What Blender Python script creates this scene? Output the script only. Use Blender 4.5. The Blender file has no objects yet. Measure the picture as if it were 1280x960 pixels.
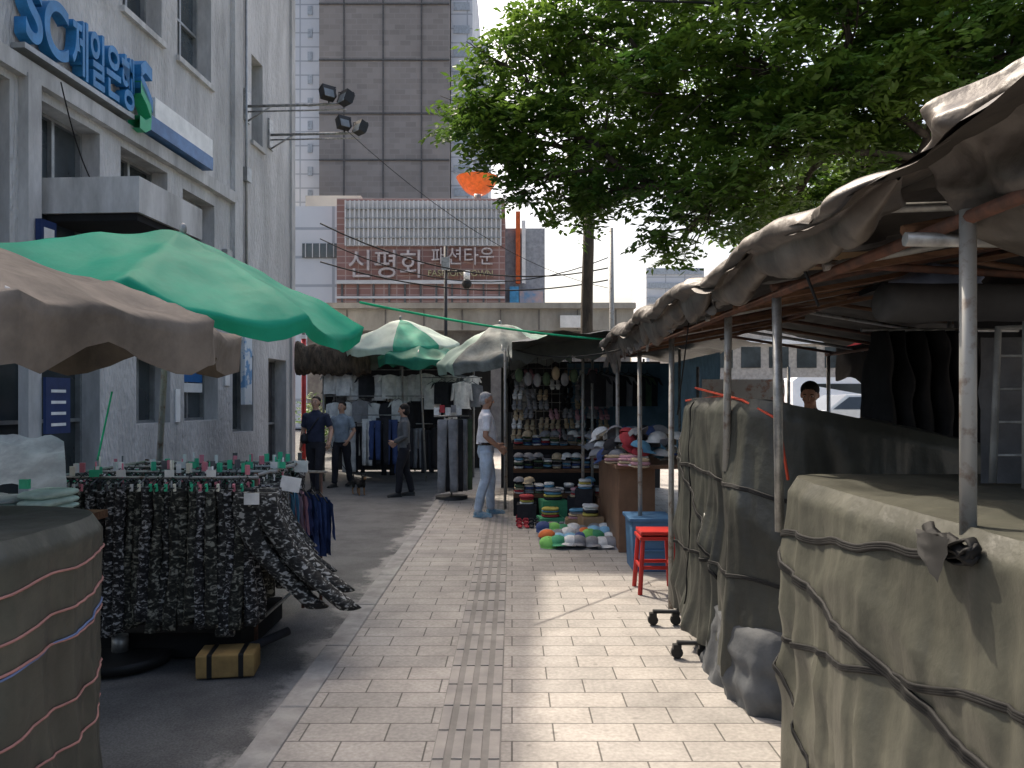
import bpy, math, random
import numpy as np
from mathutils import Vector, Matrix, noise
from mathutils.bvhtree import BVHTree
R=random.Random(7)
sc=bpy.context.scene
col=sc.collection
F=960.0; CH=1.6
def at(u,v,Y): return Vector(((u-640)/F*Y, Y, CH+(500-v)/F*Y))
def nz(x,y=0,z=0): return noise.noise(Vector((x,y,z)))
# ---------------- materials
def M(name,c,rough=.8,var=.18,scale=4,bump=0.0,bscale=30,metal=0,c2=None,stretch=(1,1,1),trans=0,spec=.3,fac=(.38,.62),bdist=.01):
    m=bpy.data.materials.new(name); m.use_nodes=True
    nt=m.node_tree; N=nt.nodes; L=nt.links
    b=N['Principled BSDF']; b.inputs['Roughness'].default_value=rough; b.inputs['Metallic'].default_value=metal
    b.inputs['Specular IOR Level'].default_value=spec
    tc=N.new('ShaderNodeTexCoord'); mp=N.new('ShaderNodeMapping'); mp.inputs['Scale'].default_value=stretch
    L.new(tc.outputs['Object'],mp.inputs['Vector'])
    n=N.new('ShaderNodeTexNoise'); n.inputs['Scale'].default_value=scale; n.inputs['Detail'].default_value=6; n.inputs['Roughness'].default_value=.65
    L.new(mp.outputs[0],n.inputs['Vector'])
    r=N.new('ShaderNodeValToRGB'); L.new(n.outputs['Fac'],r.inputs[0])
    a=c
    if c2 is None:
        lo=[max(0,x*(1-var)) for x in a]; hi=[min(1,x*(1+var)) for x in a]
    else: lo=list(c2); hi=list(a)
    r.color_ramp.elements[0].position=fac[0]; r.color_ramp.elements[1].position=fac[1]
    r.color_ramp.elements[0].color=(*lo,1); r.color_ramp.elements[1].color=(*hi,1)
    L.new(r.outputs[0],b.inputs['Base Color'])
    if bump>0:
        n2=N.new('ShaderNodeTexNoise'); n2.inputs['Scale'].default_value=bscale; n2.inputs['Detail'].default_value=5
        L.new(mp.outputs[0],n2.inputs['Vector'])
        bp=N.new('ShaderNodeBump'); bp.inputs['Strength'].default_value=bump; bp.inputs['Distance'].default_value=bdist
        L.new(n2.outputs['Fac'],bp.inputs['Height']); L.new(bp.outputs[0],b.inputs['Normal'])
    if trans>0:
        t=N.new('ShaderNodeBsdfTranslucent'); L.new(r.outputs[0],t.inputs['Color'])
        mx=N.new('ShaderNodeMixShader'); mx.inputs[0].default_value=trans
        L.new(b.outputs[0],mx.inputs[1]); L.new(t.outputs[0],mx.inputs[2]); L.new(mx.outputs[0],N['Material Output'].inputs[0])
    return m
def grime(m,scale=.9,lo=.55,stretch=(1,1,1),pos=(.35,.6)):
    nt=m.node_tree;N=nt.nodes;L=nt.links;b=N['Principled BSDF']; src=b.inputs['Base Color'].links[0].from_socket
    tc=N.new('ShaderNodeTexCoord'); mp=N.new('ShaderNodeMapping'); mp.inputs['Scale'].default_value=stretch; L.new(tc.outputs['Object'],mp.inputs[0])
    n=N.new('ShaderNodeTexNoise'); n.inputs['Scale'].default_value=scale; n.inputs['Detail'].default_value=10; n.inputs['Roughness'].default_value=.7; L.new(mp.outputs[0],n.inputs['Vector'])
    r=N.new('ShaderNodeMapRange'); r.inputs[1].default_value=pos[0]; r.inputs[2].default_value=pos[1]; r.inputs[3].default_value=lo; r.inputs[4].default_value=1; L.new(n.outputs['Fac'],r.inputs[0])
    mx=N.new('ShaderNodeMix'); mx.data_type='RGBA'; mx.blend_type='MULTIPLY'; mx.inputs[0].default_value=1; L.new(src,mx.inputs[6]); L.new(r.outputs[0],mx.inputs[7]); L.new(mx.outputs[2],b.inputs['Base Color'])
    return m
def cloth(name,c,**k):
    k.setdefault('bump',.5); k.setdefault('bscale',9); k.setdefault('scale',7); k.setdefault('bdist',.03); k.setdefault('rough',.9)
    return M(name,c,**k)
# ---------------- mesh builder
class MB:
    def __init__(s): s.v=[];s.f=[];s.m=[];s.s=[];s.mats=[]
    def mi(s,m):
        if m not in s.mats: s.mats.append(m)
        return s.mats.index(m)
    def face(s,pts,m,sm=False):
        i=len(s.v); s.v+= [tuple(p) for p in pts]; s.f.append(tuple(range(i,i+len(pts)))); s.m.append(s.mi(m)); s.s.append(sm)
    def box(s,c,d,m,rz=0,rx=0,ry=0,taper=1):
        c=Vector(c); hx,hy,hz=d[0]/2,d[1]/2,d[2]/2
        Rm=Matrix.Rotation(rz,3,'Z')@Matrix.Rotation(ry,3,'Y')@Matrix.Rotation(rx,3,'X')
        i=len(s.v)
        for z in(-1,1):
            t=taper if z>0 else 1
            for x,y in((-1,-1),(1,-1),(1,1),(-1,1)):
                s.v.append(tuple(c+Rm@Vector((x*hx*t,y*hy*t,z*hz))))
        for q in((0,3,2,1),(4,5,6,7),(0,1,5,4),(1,2,6,5),(2,3,7,6),(3,0,4,7)):
            s.f.append(tuple(i+k for k in q)); s.m.append(s.mi(m)); s.s.append(False)
    def bx(s,x0,x1,y0,y1,z0,z1,m): s.box(((x0+x1)/2,(y0+y1)/2,(z0+z1)/2),(x1-x0,y1-y0,z1-z0),m)
    def tube(s,path,r,m,n=8,flat=1.0,caps=True,sm=True):
        P=[Vector(p) for p in path]; k=len(P)
        rr=r if isinstance(r,(list,tuple)) else [r]*k
        i0=len(s.v); prev=None
        for j,p in enumerate(P):
            d=(P[min(j+1,k-1)]-P[max(j-1,0)])
            if d.length<1e-9: d=Vector((0,0,1))
            d.normalize()
            if prev is None:
                up=Vector((0,0,1)) if abs(d.z)<.9 else Vector((1,0,0))
                a=d.cross(up).normalized()
            else:
                a=(prev-d*prev.dot(d)); 
                a=a.normalized() if a.length>1e-6 else d.orthogonal().normalized()
            prev=a; b=d.cross(a)
            for q in range(n):
                t=2*math.pi*q/n
                s.v.append(tuple(p+a*math.cos(t)*rr[j]+b*math.sin(t)*rr[j]*flat))
        mi=s.mi(m)
        for j in range(k-1):
            for q in range(n):
                s.f.append((i0+j*n+q,i0+j*n+(q+1)%n,i0+(j+1)*n+(q+1)%n,i0+(j+1)*n+q)); s.m.append(mi); s.s.append(sm)
        if caps:
            s.f.append(tuple(i0+q for q in range(n))[::-1]); s.m.append(mi); s.s.append(False)
            s.f.append(tuple(i0+(k-1)*n+q for q in range(n))); s.m.append(mi); s.s.append(False)
    def grid(s,fn,nu,nv,m,cu=False,sm=True,capv=False):
        i0=len(s.v); U=nu if cu else nu+1
        for j in range(nv+1):
            for i in range(U): s.v.append(tuple(fn(i/nu,j/nv)))
        mi=s.mi(m)
        for j in range(nv):
            for i in range(nu):
                a=i0+j*U+i; b=i0+j*U+(i+1)%U
                s.f.append((a,b,b+U,a+U)); s.m.append(mi); s.s.append(sm)
        if capv:
            s.f.append(tuple(i0+q for q in range(U))[::-1]); s.m.append(mi); s.s.append(sm)
            s.f.append(tuple(i0+nv*U+q for q in range(U))); s.m.append(mi); s.s.append(sm)
    def ell(s,c,r,m,n=12,k=8,rz=0):
        c=Vector(c); Rm=Matrix.Rotation(rz,3,'Z'); i0=len(s.v); mi=s.mi(m)
        s.v.append(tuple(c-Vector((0,0,r[2]))))
        for j in range(1,k):
            ph=-math.pi/2+math.pi*j/k
            for q in range(n):
                t=2*math.pi*q/n
                s.v.append(tuple(c+Rm@Vector((r[0]*math.cos(ph)*math.cos(t),r[1]*math.cos(ph)*math.sin(t),r[2]*math.sin(ph)))))
        s.v.append(tuple(c+Vector((0,0,r[2])))); top=len(s.v)-1
        for q in range(n):
            s.f.append((i0,i0+1+(q+1)%n,i0+1+q)); s.m.append(mi); s.s.append(True)
            b=i0+1+(k-2)*n
            s.f.append((b+q,b+(q+1)%n,top)); s.m.append(mi); s.s.append(True)
        for j in range(k-2):
            for q in range(n):
                a=i0+1+j*n
                s.f.append((a+q,a+(q+1)%n,a+n+(q+1)%n,a+n+q)); s.m.append(mi); s.s.append(True)
    def obj(s,name,parent=None,bevel=0):
        me=bpy.data.meshes.new(name); me.from_pydata(s.v,[],s.f)
        for m in s.mats: me.materials.append(m)
        me.polygons.foreach_set('material_index',s.m); me.polygons.foreach_set('use_smooth',s.s); me.update()
        o=bpy.data.objects.new(name,me); col.objects.link(o)
        if parent: o.parent=parent
        if bevel:
            b=o.modifiers.new('b','BEVEL'); b.width=bevel; b.segments=2; b.limit_method='ANGLE'; b.angle_limit=.6
        return o
def text(body,name,m,origin,xdir,ydir,h,width=None,ext=.03,parent=None,off=0):
    cu=bpy.data.curves.new(name,'FONT'); cu.body=body; cu.size=1; cu.extrude=ext; cu.offset=off; cu.align_x='LEFT'
    cu.materials.append(m)
    o=bpy.data.objects.new(name,cu); col.objects.link(o)
    bpy.context.view_layer.update()
    w,hh=o.dimensions.x,o.dimensions.y
    sx=(width/w) if (width and w>0) else h/hh; sy=h/max(hh,.01)
    bb=[Vector(b) for b in o.bound_box]; mnx=min(b.x for b in bb); mny=min(b.y for b in bb)
    X=Vector(xdir).normalized(); Yv=Vector(ydir).normalized(); Z=X.cross(Yv)
    mat=Matrix(((X.x*sx,Yv.x*sy,Z.x,0),(X.y*sx,Yv.y*sy,Z.y,0),(X.z*sx,Yv.z*sy,Z.z,0),(0,0,0,1)))
    o.matrix_world=Matrix.Translation(Vector(origin)-X*mnx*sx-Yv*mny*sy)@mat
    if parent: o.parent=parent
    return o
# ---------------- shared mats
steel=M('steel',(.32,.32,.31),rough=.45,metal=.7,var=.3,scale=12)
rust=M('rusty_pipe',(.13,.06,.04),rough=.8,c2=(.07,.04,.03),scale=14)
greypole=M('grey_pole',(.30,.30,.285),rough=.5,metal=.3,c2=(.14,.09,.065),scale=16,fac=(.3,.48))
black=M('black_plastic',(.02,.02,.02),rough=.5)
wood=M('wood',(.17,.09,.05),c2=(.08,.04,.022),scale=6,stretch=(1,6,6),rough=.8)
white=M('white_paint',(.78,.78,.76),var=.08)
glass=M('window_glass',(.04,.05,.055),rough=.12,spec=.8,var=.4,scale=.6)
dark=M('dark_void',(.012,.012,.013),rough=.9)
# ---------------- ground
asph=M('asphalt',(.135,.135,.133),rough=.9,c2=(.08,.08,.081),scale=2.2,bump=.5,bscale=160,bdist=.006,fac=(.3,.6))
def asph_nodes():
    nt=asph.node_tree;N=nt.nodes;L=nt.links; b=N['Principled BSDF']
    tc=N.new('ShaderNodeTexCoord'); n=N.new('ShaderNodeTexNoise'); n.inputs['Scale'].default_value=90; n.inputs['Detail'].default_value=3
    L.new(tc.outputs['Object'],n.inputs['Vector'])
    mx=N.new('ShaderNodeMix'); mx.data_type='RGBA'; mx.blend_type='OVERLAY'; mx.inputs[0].default_value=.7
    src=b.inputs['Base Color'].links[0].from_socket
    L.new(src,mx.inputs[6]); L.new(n.outputs['Fac'],mx.inputs[7])
    sp=N.new('ShaderNodeSeparateXYZ'); L.new(tc.outputs['Object'],sp.inputs[0])
    n3=N.new('ShaderNodeTexNoise'); n3.inputs['Scale'].default_value=2.2; n3.inputs['Detail'].default_value=9; n3.inputs['Roughness'].default_value=.7; L.new(tc.outputs['Object'],n3.inputs['Vector'])
    ad=N.new('ShaderNodeMath'); ad.operation='MULTIPLY_ADD'; ad.inputs[1].default_value=.9; L.new(n3.outputs['Fac'],ad.inputs[0]); L.new(sp.outputs[0],ad.inputs[2])
    mr=N.new('ShaderNodeMapRange'); mr.inputs[1].default_value=-.93; mr.inputs[2].default_value=-.82; L.new(ad.outputs[0],mr.inputs[0])
    n4=N.new('ShaderNodeMath'); n4.operation='MULTIPLY'; n4.inputs[1].default_value=.8; L.new(mr.outputs[0],n4.inputs[0])
    m2=N.new('ShaderNodeMix'); m2.data_type='RGBA'; L.new(n4.outputs[0],m2.inputs[0]); L.new(mx.outputs[2],m2.inputs[6]); m2.inputs[7].default_value=(.32,.31,.29,1)
    L.new(m2.outputs[2],b.inputs['Base Color'])
asph_nodes()
g=MB(); g.face([(-400,-60,-.08),(400,-60,-.08),(400,500,-.08),(-400,500,-.08)],asph); g.obj('road_ground')
def paver(name,bw,rh,c1,c2,mort,rot=0):
    m=bpy.data.materials.new(name); m.use_nodes=True; nt=m.node_tree;N=nt.nodes;L=nt.links;b=N['Principled BSDF']
    tc=N.new('ShaderNodeTexCoord'); mp=N.new('ShaderNodeMapping'); mp.inputs['Rotation'].default_value=(0,0,rot); L.new(tc.outputs['Object'],mp.inputs[0])
    br=N.new('ShaderNodeTexBrick'); br.inputs['Scale'].default_value=1; br.inputs['Brick Width'].default_value=bw; br.inputs['Row Height'].default_value=rh
    br.inputs['Mortar Size'].default_value=.0045; br.inputs['Mortar Smooth'].default_value=.25; br.inputs['Color1'].default_value=(*c1,1); br.inputs['Color2'].default_value=(*c2,1); br.inputs['Mortar'].default_value=(*mort,1)
    L.new(mp.outputs[0],br.inputs['Vector'])
    n=N.new('ShaderNodeTexNoise'); n.inputs['Scale'].default_value=1.6; n.inputs['Detail'].default_value=10; n.inputs['Roughness'].default_value=.75; L.new(tc.outputs['Object'],n.inputs['Vector'])
    r=N.new('ShaderNodeMapRange'); r.inputs[1].default_value=.3; r.inputs[2].default_value=.7; r.inputs[3].default_value=.62; r.inputs[4].default_value=1.15; L.new(n.outputs['Fac'],r.inputs[0])
    v=N.new('ShaderNodeTexNoise'); v.inputs['Scale'].default_value=45; v.inputs['Detail'].default_value=4; L.new(tc.outputs['Object'],v.inputs['Vector'])
    r2=N.new('ShaderNodeMapRange'); r2.inputs[1].default_value=.3; r2.inputs[2].default_value=.7; r2.inputs[3].default_value=.82; r2.inputs[4].default_value=1.12; L.new(v.outputs['Fac'],r2.inputs[0])
    vo=N.new('ShaderNodeTexVoronoi'); vo.inputs['Scale'].default_value=4.2; L.new(tc.outputs['Object'],vo.inputs['Vector'])
    r3=N.new('ShaderNodeMapRange'); r3.inputs[1].default_value=.05; r3.inputs[2].default_value=.085; r3.inputs[3].default_value=.68; r3.inputs[4].default_value=1; L.new(vo.outputs['Distance'],r3.inputs[0])
    a=N.new('ShaderNodeMath');a.operation='MULTIPLY';L.new(r.outputs[0],a.inputs[0]);L.new(r2.outputs[0],a.inputs[1])
    a2=N.new('ShaderNodeMath');a2.operation='MULTIPLY';L.new(a.outputs[0],a2.inputs[0]);L.new(r3.outputs[0],a2.inputs[1])
    mx=N.new('ShaderNodeMix'); mx.data_type='RGBA'; mx.blend_type='MULTIPLY'; mx.inputs[0].default_value=1; L.new(br.outputs['Color'],mx.inputs[6]); L.new(a2.outputs[0],mx.inputs[7])
    L.new(mx.outputs[2],b.inputs['Base Color']); b.inputs['Roughness'].default_value=.7; b.inputs['Specular IOR Level'].default_value=.35
    bp=N.new('ShaderNodeBump'); bp.inputs['Strength'].default_value=.6; bp.inputs['Distance'].default_value=.004; bp.invert=True
    L.new(br.outputs['Fac'],bp.inputs['Height']); L.new(bp.outputs[0],b.inputs['Normal'])
    return m
pav=paver('paving_stone',.4,.2,(.41,.38,.345),(.34,.32,.295),(.12,.11,.10))
kerbm=M('kerb_granite',(.36,.35,.33),c2=(.24,.23,.22),scale=5,bump=.3,bscale=120,rough=.85)
g=MB()
g.bx(-1.06,9,-6,32,-.3,0,pav)
g.obj('sidewalk_pavement')
g=MB()
for i in range(38):
    y=-6+i*1.0
    g.bx(-1.22,-1.064,y+.004,y+.996,-.3,.006+R.uniform(-.003,.003),kerbm)
g.obj('kerb',bevel=.012)
tact=M('tactile_tile',(.36,.335,.305),c2=(.26,.245,.23),scale=3); tactb=M('tactile_base',(.26,.245,.225),c2=(.19,.18,.165),scale=3)
g=MB()
g.bx(-.36,-.05,-5,13,-.1,.004,tactb)
for i in range(60):
    y=-5+i*.3
    for k in range(4):
        x=-.33+k*.083
        g.bx(x-.024,x+.024,y+.010,y+.290,.004,.009,tact)
g.obj('tactile_paving')
# ---------------- LEFT BUILDING
plaster=grime(M('rough_plaster',(.60,.595,.585),c2=(.46,.455,.445),scale=1.3,stretch=(1,1,.35),bump=1.0,bscale=18,bdist=.06,rough=.95,fac=(.25,.6)),.8,.68,(1.5,1.5,.3))
smoothp=grime(M('render_trim',(.60,.595,.585),c2=(.44,.435,.42),scale=2,stretch=(1,1,.3),rough=.85),1.5,.65,(1.5,1.5,.4))
framem=M('alu_frame',(.3,.31,.31),rough=.4,metal=.5)
FC=Vector((-5.7,20.0,0)); FD=Vector((-.0624,-.998,0)).normalized(); FN=Vector((.998,-.0624,0)).normalized()
def fs(Y): return (20.0-Y)/.998
def fp(s,z,o=0): return FC+FD*s+FN*o+Vector((0,0,z))
b=MB()
SL=fs(7.2); H1=13.7  # roof height, out of view, set to land its shadow edge on the paving
ops=[(8.4,9.7,3.4,5.65),(10.3,11.6,3.4,5.62),(12.15,13.6,3.4,5.62),(14.15,15.45,3.4,5.5),
 (8.5,9.8,7.85,10.3),(10.3,11.6,7.85,10.3),(12.2,13.4,7.85,10.3),(13.95,15.3,7.85,10.3),(17.3,17.95,7.45,9.4),(17.3,17.95,11.2,13.0),
 (8.5,9.8,11.4,13.2),(10.3,11.6,11.4,13.2),(12.2,13.4,11.4,13.2),(13.95,15.3,11.4,13.2),
 (9.2,11.6,0.25,2.95),(12.6,13.7,1.2,2.35),(14.2,15.6,1.2,2.35),(18.3,19.5,0,2.6),(16.3,17.4,.9,2.6)]
O=[(fs(b1),fs(a1),z0,z1) for a1,b1,z0,z1 in ops]
ss=sorted(set([0,SL]+[x for o in O for x in o[:2]])); zs=sorted(set([-.1,H1]+[x for o in O for x in o[2:]]))
for i in range(len(ss)-1):
    for j in range(len(zs)-1):
        cs=(ss[i]+ss[i+1])/2; cz=(zs[j]+zs[j+1])/2
        if any(o[0]<cs<o[1] and o[2]<cz<o[3] for o in O): continue
        b.face([fp(ss[i+1],zs[j]),fp(ss[i],zs[j]),fp(ss[i],zs[j+1]),fp(ss[i+1],zs[j+1])],plaster)
shut=M('shutter_dark',(.05,.05,.055),rough=.5,var=.3)
def fbox(s0,s1,z0,z1,o0,o1,m):
    c=fp((s0+s1)/2,(z0+z1)/2,(o0+o1)/2); b.box(c,(o1-o0,s1-s0,z1-z0),m,rz=math.atan2(FN.y,FN.x))
for k,(s0,s1,z0,z1) in enumerate(O):
    D=-.36
    for q in ([(s0,z0),(s1,z0)],[(s1,z0),(s1,z1)],[(s1,z1),(s0,z1)],[(s0,z1),(s0,z0)]):
        (a,za),(c_,zc)=q
        b.face([fp(a,za),fp(c_,zc),fp(c_,zc,D),fp(a,za,D)],smoothp)
    b.face([fp(s1,z0,D),fp(s0,z0,D),fp(s0,z1,D),fp(s1,z1,D)],shut if k in(17,) else glass)
    w=.05
    fbox(s0,s0+w,z0,z1,D+.002,D+.08,framem); fbox(s1-w,s1,z0,z1,D+.002,D+.08,framem)
    fbox(s0+w,s1-w,z1-w,z1,D+.002,D+.08,framem); fbox(s0+w,s1-w,z0,z0+w,D+.002,D+.08,framem)
    if s1-s0>.8: fbox((s0+s1)/2-.03,(s0+s1)/2+.03,z0+w,z1-w,D+.002,D+.07,framem)
    if z1-z0>1.9: fbox(s0+w,s1-w,z0+(z1-z0)*.38,z0+(z1-z0)*.38+.05,D+.003,D+.075,framem)
    if 6<z0<12: fbox(s0-.06,s1+.06,z0-.1,z0-.003,-.1,.07,smoothp)
def ext(s0,s1,z0,z1,dep,m):
    A=fp(s0,z0);B=fp(s1,z0);C=fp(s1,z0,-dep);Dd=fp(s0,z0,-dep)
    up=Vector((0,0,z1-z0))
    b.face([A,Dd,Dd+up,A+up],m); b.face([B,B+up,C+up,C],m); b.face([Dd,C,C+up,Dd+up],m); b.face([A+up,Dd+up,C+up,B+up],m)
ext(0,SL,-.1,H1,12,plaster)
fbox(.0,fs(17.2),H1+.002,16.1,-2.5,0,plaster)  # upper block added out of view to shade the paving farther along
fbox(fs(17.2),SL,H1+.002,H1+.42,-.3,0,smoothp)
fbox(-.001,.25,-.1,H1,.002,.06,smoothp)
fbox(fs(16.6),fs(16.2),2.9,H1,.002,.1,plaster)
fbox(fs(10.1),fs(9.85),-.1,5.8,.002,.14,smoothp)
fbox(fs(16.2),SL,5.75,5.98,.002,.12,smoothp)
fbox(fs(15.9),fs(8),.0,.35,.002,.05,M('base_granite',(.2,.2,.2)))
fbox(fs(12.1),fs(10.3),4.1,4.58,.002,1.35,smoothp)
fbox(fs(12.06),fs(10.34),4.0,4.098,.04,1.3,dark)
b.tube([fp(fs(16.9),3,.05),fp(fs(16.9),12,.05)],.03,framem,6)
b.tube([fp(fs(12.0),2.4,.04),fp(fs(12.0),4.0,.04)],.02,framem,6)
for yy,z in ((12.8,3.2),(15.9,4.4),(16.9,6.4)): fbox(fs(yy+.12),fs(yy-.12),z,z+.3,.003,.12,framem)
bank=b.obj('bank_building')
blue=M('sign_blue',(.02,.14,.4),rough=.4,var=.1); green=M('sign_green',(.03,.36,.17),rough=.4,var=.1); navy=M('sign_navy',(.02,.04,.12),rough=.4)
b=MB()
fbox(fs(12.2),fs(9.7),6.05,6.12,.02,.2,framem)
fbox(fs(14.85),fs(12.75),6.28,6.62,.02,.24,white)
fbox(fs(14.85),fs(12.6),6.03,6.276,.02,.25,M('sign_blue_grey',(.07,.16,.33),rough=.4))
def rib(pts,m,w=.14):
    P=[fp(fs(y),z,.26) for y,z in pts]
    n=len(P)
    for i in range(n-1):
        a,c=P[i],P[i+1]; up=Vector((0,0,w))
        q=[a-up,c-up,c+up,a+up]; b.face(q,m); b.face([p-FN*.2 for p in q],m)
        b.face([q[0],q[1],q[1]-FN*.2,q[0]-FN*.2],m); b.face([q[3],q[2],q[2]-FN*.2,q[3]-FN*.2],m)
lbl=M('sign_cyan',(.03,.19,.42),rough=.4)
rib([(12.62,6.93),(12.42,6.98),(12.28,6.86),(12.32,6.70),(12.52,6.55),(12.64,6.42)],lbl,.10)
rib([(12.28,6.60),(12.45,6.48),(12.60,6.30),(12.58,6.12),(12.42,6.02),(12.25,6.04)],green,.10)
sign=b.obj('bank_sign')
text('SC','letters_sc',lbl,fp(fs(9.72),6.18,.12),-FD,(0,0,1),.78,.85,ext=.08,parent=sign,off=.02)
text('제일은행','letters_hangul',lbl,fp(fs(10.65),6.14,.12),-FD,(0,0,1),.84,1.55,ext=.08,parent=sign,off=.02)
b=MB()
paper=M('poster_paper',(.6,.65,.68),c2=(.15,.3,.5),scale=3,fac=(.45,.5))
fbox(fs(17.0),fs(16.6),1.5,3.0,.05,.14,paper)
fbox(fs(16.1),fs(15.9),1.9,2.5,.005,.03,white); fbox(fs(14.0),fs(13.85),1.2,1.8,.005,.03,white); b.obj('wall_poster')
b=MB(); fbox(fs(10.6),fs(10.1),1.15,1.9,.16,.2,navy)
for i in range(4): fbox(fs(10.5),fs(10.2),1.25+i*.15,1.29+i*.15,.2,.205,white)
b.obj('information_sign')
b=MB(); fbox(fs(10.25),fs(9.95),3.55,3.95,.16,.24,navy); fbox(fs(10.2),fs(10.0),3.7,3.85,.241,.246,white); b.obj('hanging_sign')
b=MB(); fbox(fs(15.4),fs(14.4),1.95,2.15,-.28,-.23,blue); fbox(fs(15.4),fs(14.4),1.75,1.93,-.28,-.23,white); b.obj('window_sticker')
b=MB(); red=M('red_paint',(.4,.03,.03),rough=.5)
b.tube([(-5.45,20.1,-.08),(-5.45,20.1,3.2)],.06,red,10); b.box((-5.45,20.1,3.25),(.14,.14,.1),white); b.obj('red_post')
lampg=M('lamp_glass',(.2,.22,.23),rough=.15)
def flood(y,z,name,L_):
    m=MB(); a=fp(fs(y),z,0)
    e=a+FN*L_
    m.box(a+FN*.02,(.04,.3,.7),steel)
    m.tube([a,e],.032,steel,8); m.tube([a+Vector((0,0,-.12)),e+Vector((0,0,-.12))],.018,steel,6); m.tube([a+Vector((0,0,-.35)),a+FN*.6],.02,steel,6)
    for dx,r,zz in((-.38,.7,.22),(.02,-.8,.10)):
        c=e+FN*dx+Vector((0,-.08,zz))
        m.tube([e+FN*dx,c],.018,black,6)
        m.tube([c+Vector((-.16,0,-.02)),c+Vector((-.17,0,.12)),c+Vector((.17,0,.12)),c+Vector((.16,0,-.02))],.012,black,6)
        m.box(c+Vector((0,-.05,-.02)),(.30,.2,.26),black,rx=-.35,rz=r); m.box(c+Vector((.06*(1 if r>0 else -1),-.16,-.06)),(.22,.02,.19),lampg,rx=-.35,rz=r)
        for q in range(5): m.box(c+Vector((-.10+q*.05,.07,.03)),(.012,.12,.2),black,rx=-.35,rz=r)
    m.obj(name)
flood(17.0,8.1,'floodlight_bracket',2.25); flood(18.4,7.95,'floodlight_bracket',2.2)
# ---------------- BACKGROUND BUILDINGS
def bricktex(name,c1,c2,mort,bw,rh,ms,vert=True):
    m=bpy.data.materials.new(name); m.use_nodes=True; nt=m.node_tree;N=nt.nodes;L=nt.links;b=N['Principled BSDF']
    tc=N.new('ShaderNodeTexCoord'); sp=N.new('ShaderNodeSeparateXYZ'); L.new(tc.outputs['Object'],sp.inputs[0])
    ad=N.new('ShaderNodeMath'); L.new(sp.outputs[0],ad.inputs[0]); L.new(sp.outputs[1],ad.inputs[1])
    cb=N.new('ShaderNodeCombineXYZ'); L.new(ad.outputs[0],cb.inputs[0]); L.new(sp.outputs[2],cb.inputs[1])
    br=N.new('ShaderNodeTexBrick'); br.inputs['Scale'].default_value=1; br.inputs['Brick Width'].default_value=bw; br.inputs['Row Height'].default_value=rh; br.inputs['Mortar Size'].default_value=ms
    br.offset=0 if not vert else .5
    br.inputs['Color1'].default_value=(*c1,1); br.inputs['Color2'].default_value=(*c2,1); br.inputs['Mortar'].default_value=(*mort,1); L.new(cb.outputs[0],br.inputs['Vector'])
    n=N.new('ShaderNodeTexNoise'); n.inputs['Scale'].default_value=.25; n.inputs['Detail'].default_value=8; L.new(tc.outputs['Object'],n.inputs['Vector'])
    r=N.new('ShaderNodeMapRange'); r.inputs[3].default_value=.75; r.inputs[4].default_value=1.25; L.new(n.outputs['Fac'],r.inputs[0])
    mx=N.new('ShaderNodeMix'); mx.data_type='RGBA'; mx.blend_type='MULTIPLY'; mx.inputs[0].default_value=1; L.new(br.outputs['Color'],mx.inputs[6]); L.new(r.outputs[0],mx.inputs[7])
    L.new(mx.outputs[2],b.inputs['Base Color']); b.inputs['Roughness'].default_value=.8
    return m
towerm=bricktex('tower_brick',(.29,.265,.245),(.23,.21,.195),(.28,.26,.245),1.2,.6,.04)
linem=M('panel_joint',(.11,.11,.11))
palep=bricktex('pale_panel',(.6,.62,.65),(.55,.58,.62),(.35,.38,.42),3,1.6,.08,False)
b=MB()
Yt=85
def X(u,Y): return (u-640)/F*Y
def Z(v,Y): return CH+(500-v)/F*Y
b.bx(X(399,Yt),X(562,Yt),Yt,Yt+25,0,60,towerm)
for u in (430,479,527): b.bx(X(u-.8,Yt),X(u+.8,Yt),Yt-.12,Yt+.01,0,60,linem)
for v in (-60,5,75,142,200): b.bx(X(399,Yt),X(562,Yt),Yt-.14,Yt+.01,Z(v,Yt)-.08,Z(v,Yt)+.08,linem)
b.bx(X(563,Yt),X(590,Yt),Yt+1,Yt+22,0,53,palep)
b.bx(X(590,Yt),X(608,Yt),Yt+6,Yt+20,0,44,palep)
b.bx(X(345,Yt),X(398,Yt),Yt+2,Yt+22,0,62,palep)
tg=M('tower_glass',(.36,.4,.44),rough=.3)
for i in range(18):
    z=14+i*2.6
    b.bx(X(372,Yt)+.6,X(398,Yt)-1.2,Yt+1.9,Yt+2.05,z,z+1.0,tg)
    if z<50: b.bx(X(563,Yt)+.3,X(590,Yt)-.3,Yt+.9,Yt+1.02,z,z+.9,tg)
b.obj('brick_tower_building')
Ym=42
brown=bricktex('mall_brown_tile',(.27,.15,.125),(.24,.13,.115),(.35,.26,.24),.7,.35,.03,False)
wpan=M('mall_white_panel',(.6,.6,.6),c2=(.5,.5,.5),scale=.6); wpan2=M('mall_slat',(.52,.52,.52),c2=(.44,.44,.44),scale=.6)
beige=M('beige_wall',(.6,.54,.45),c2=(.5,.45,.38),scale=.5)
b=MB()
x0,x1=X(421,Ym),X(631,Ym)
b.bx(x0,x1,Ym,Ym+18,0,Z(248,Ym),brown)
fx0,fx1=X(433,Ym),X(626,Ym)
b.bx(fx0,fx1,Ym-.15,Ym+.01,Z(308,Ym),Z(252,Ym),wpan2)
n=34
for i in range(n+1):
    x=fx0+(fx1-fx0)*i/n; b.bx(x-.04,x+.04,Ym-.28,Ym-.15,Z(308,Ym),Z(252,Ym),wpan)
for v in (262,274,286,298): b.bx(fx0,fx1,Ym-.3,Ym-.16,Z(v,Ym)-.03,Z(v,Ym)+.03,framem)
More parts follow.
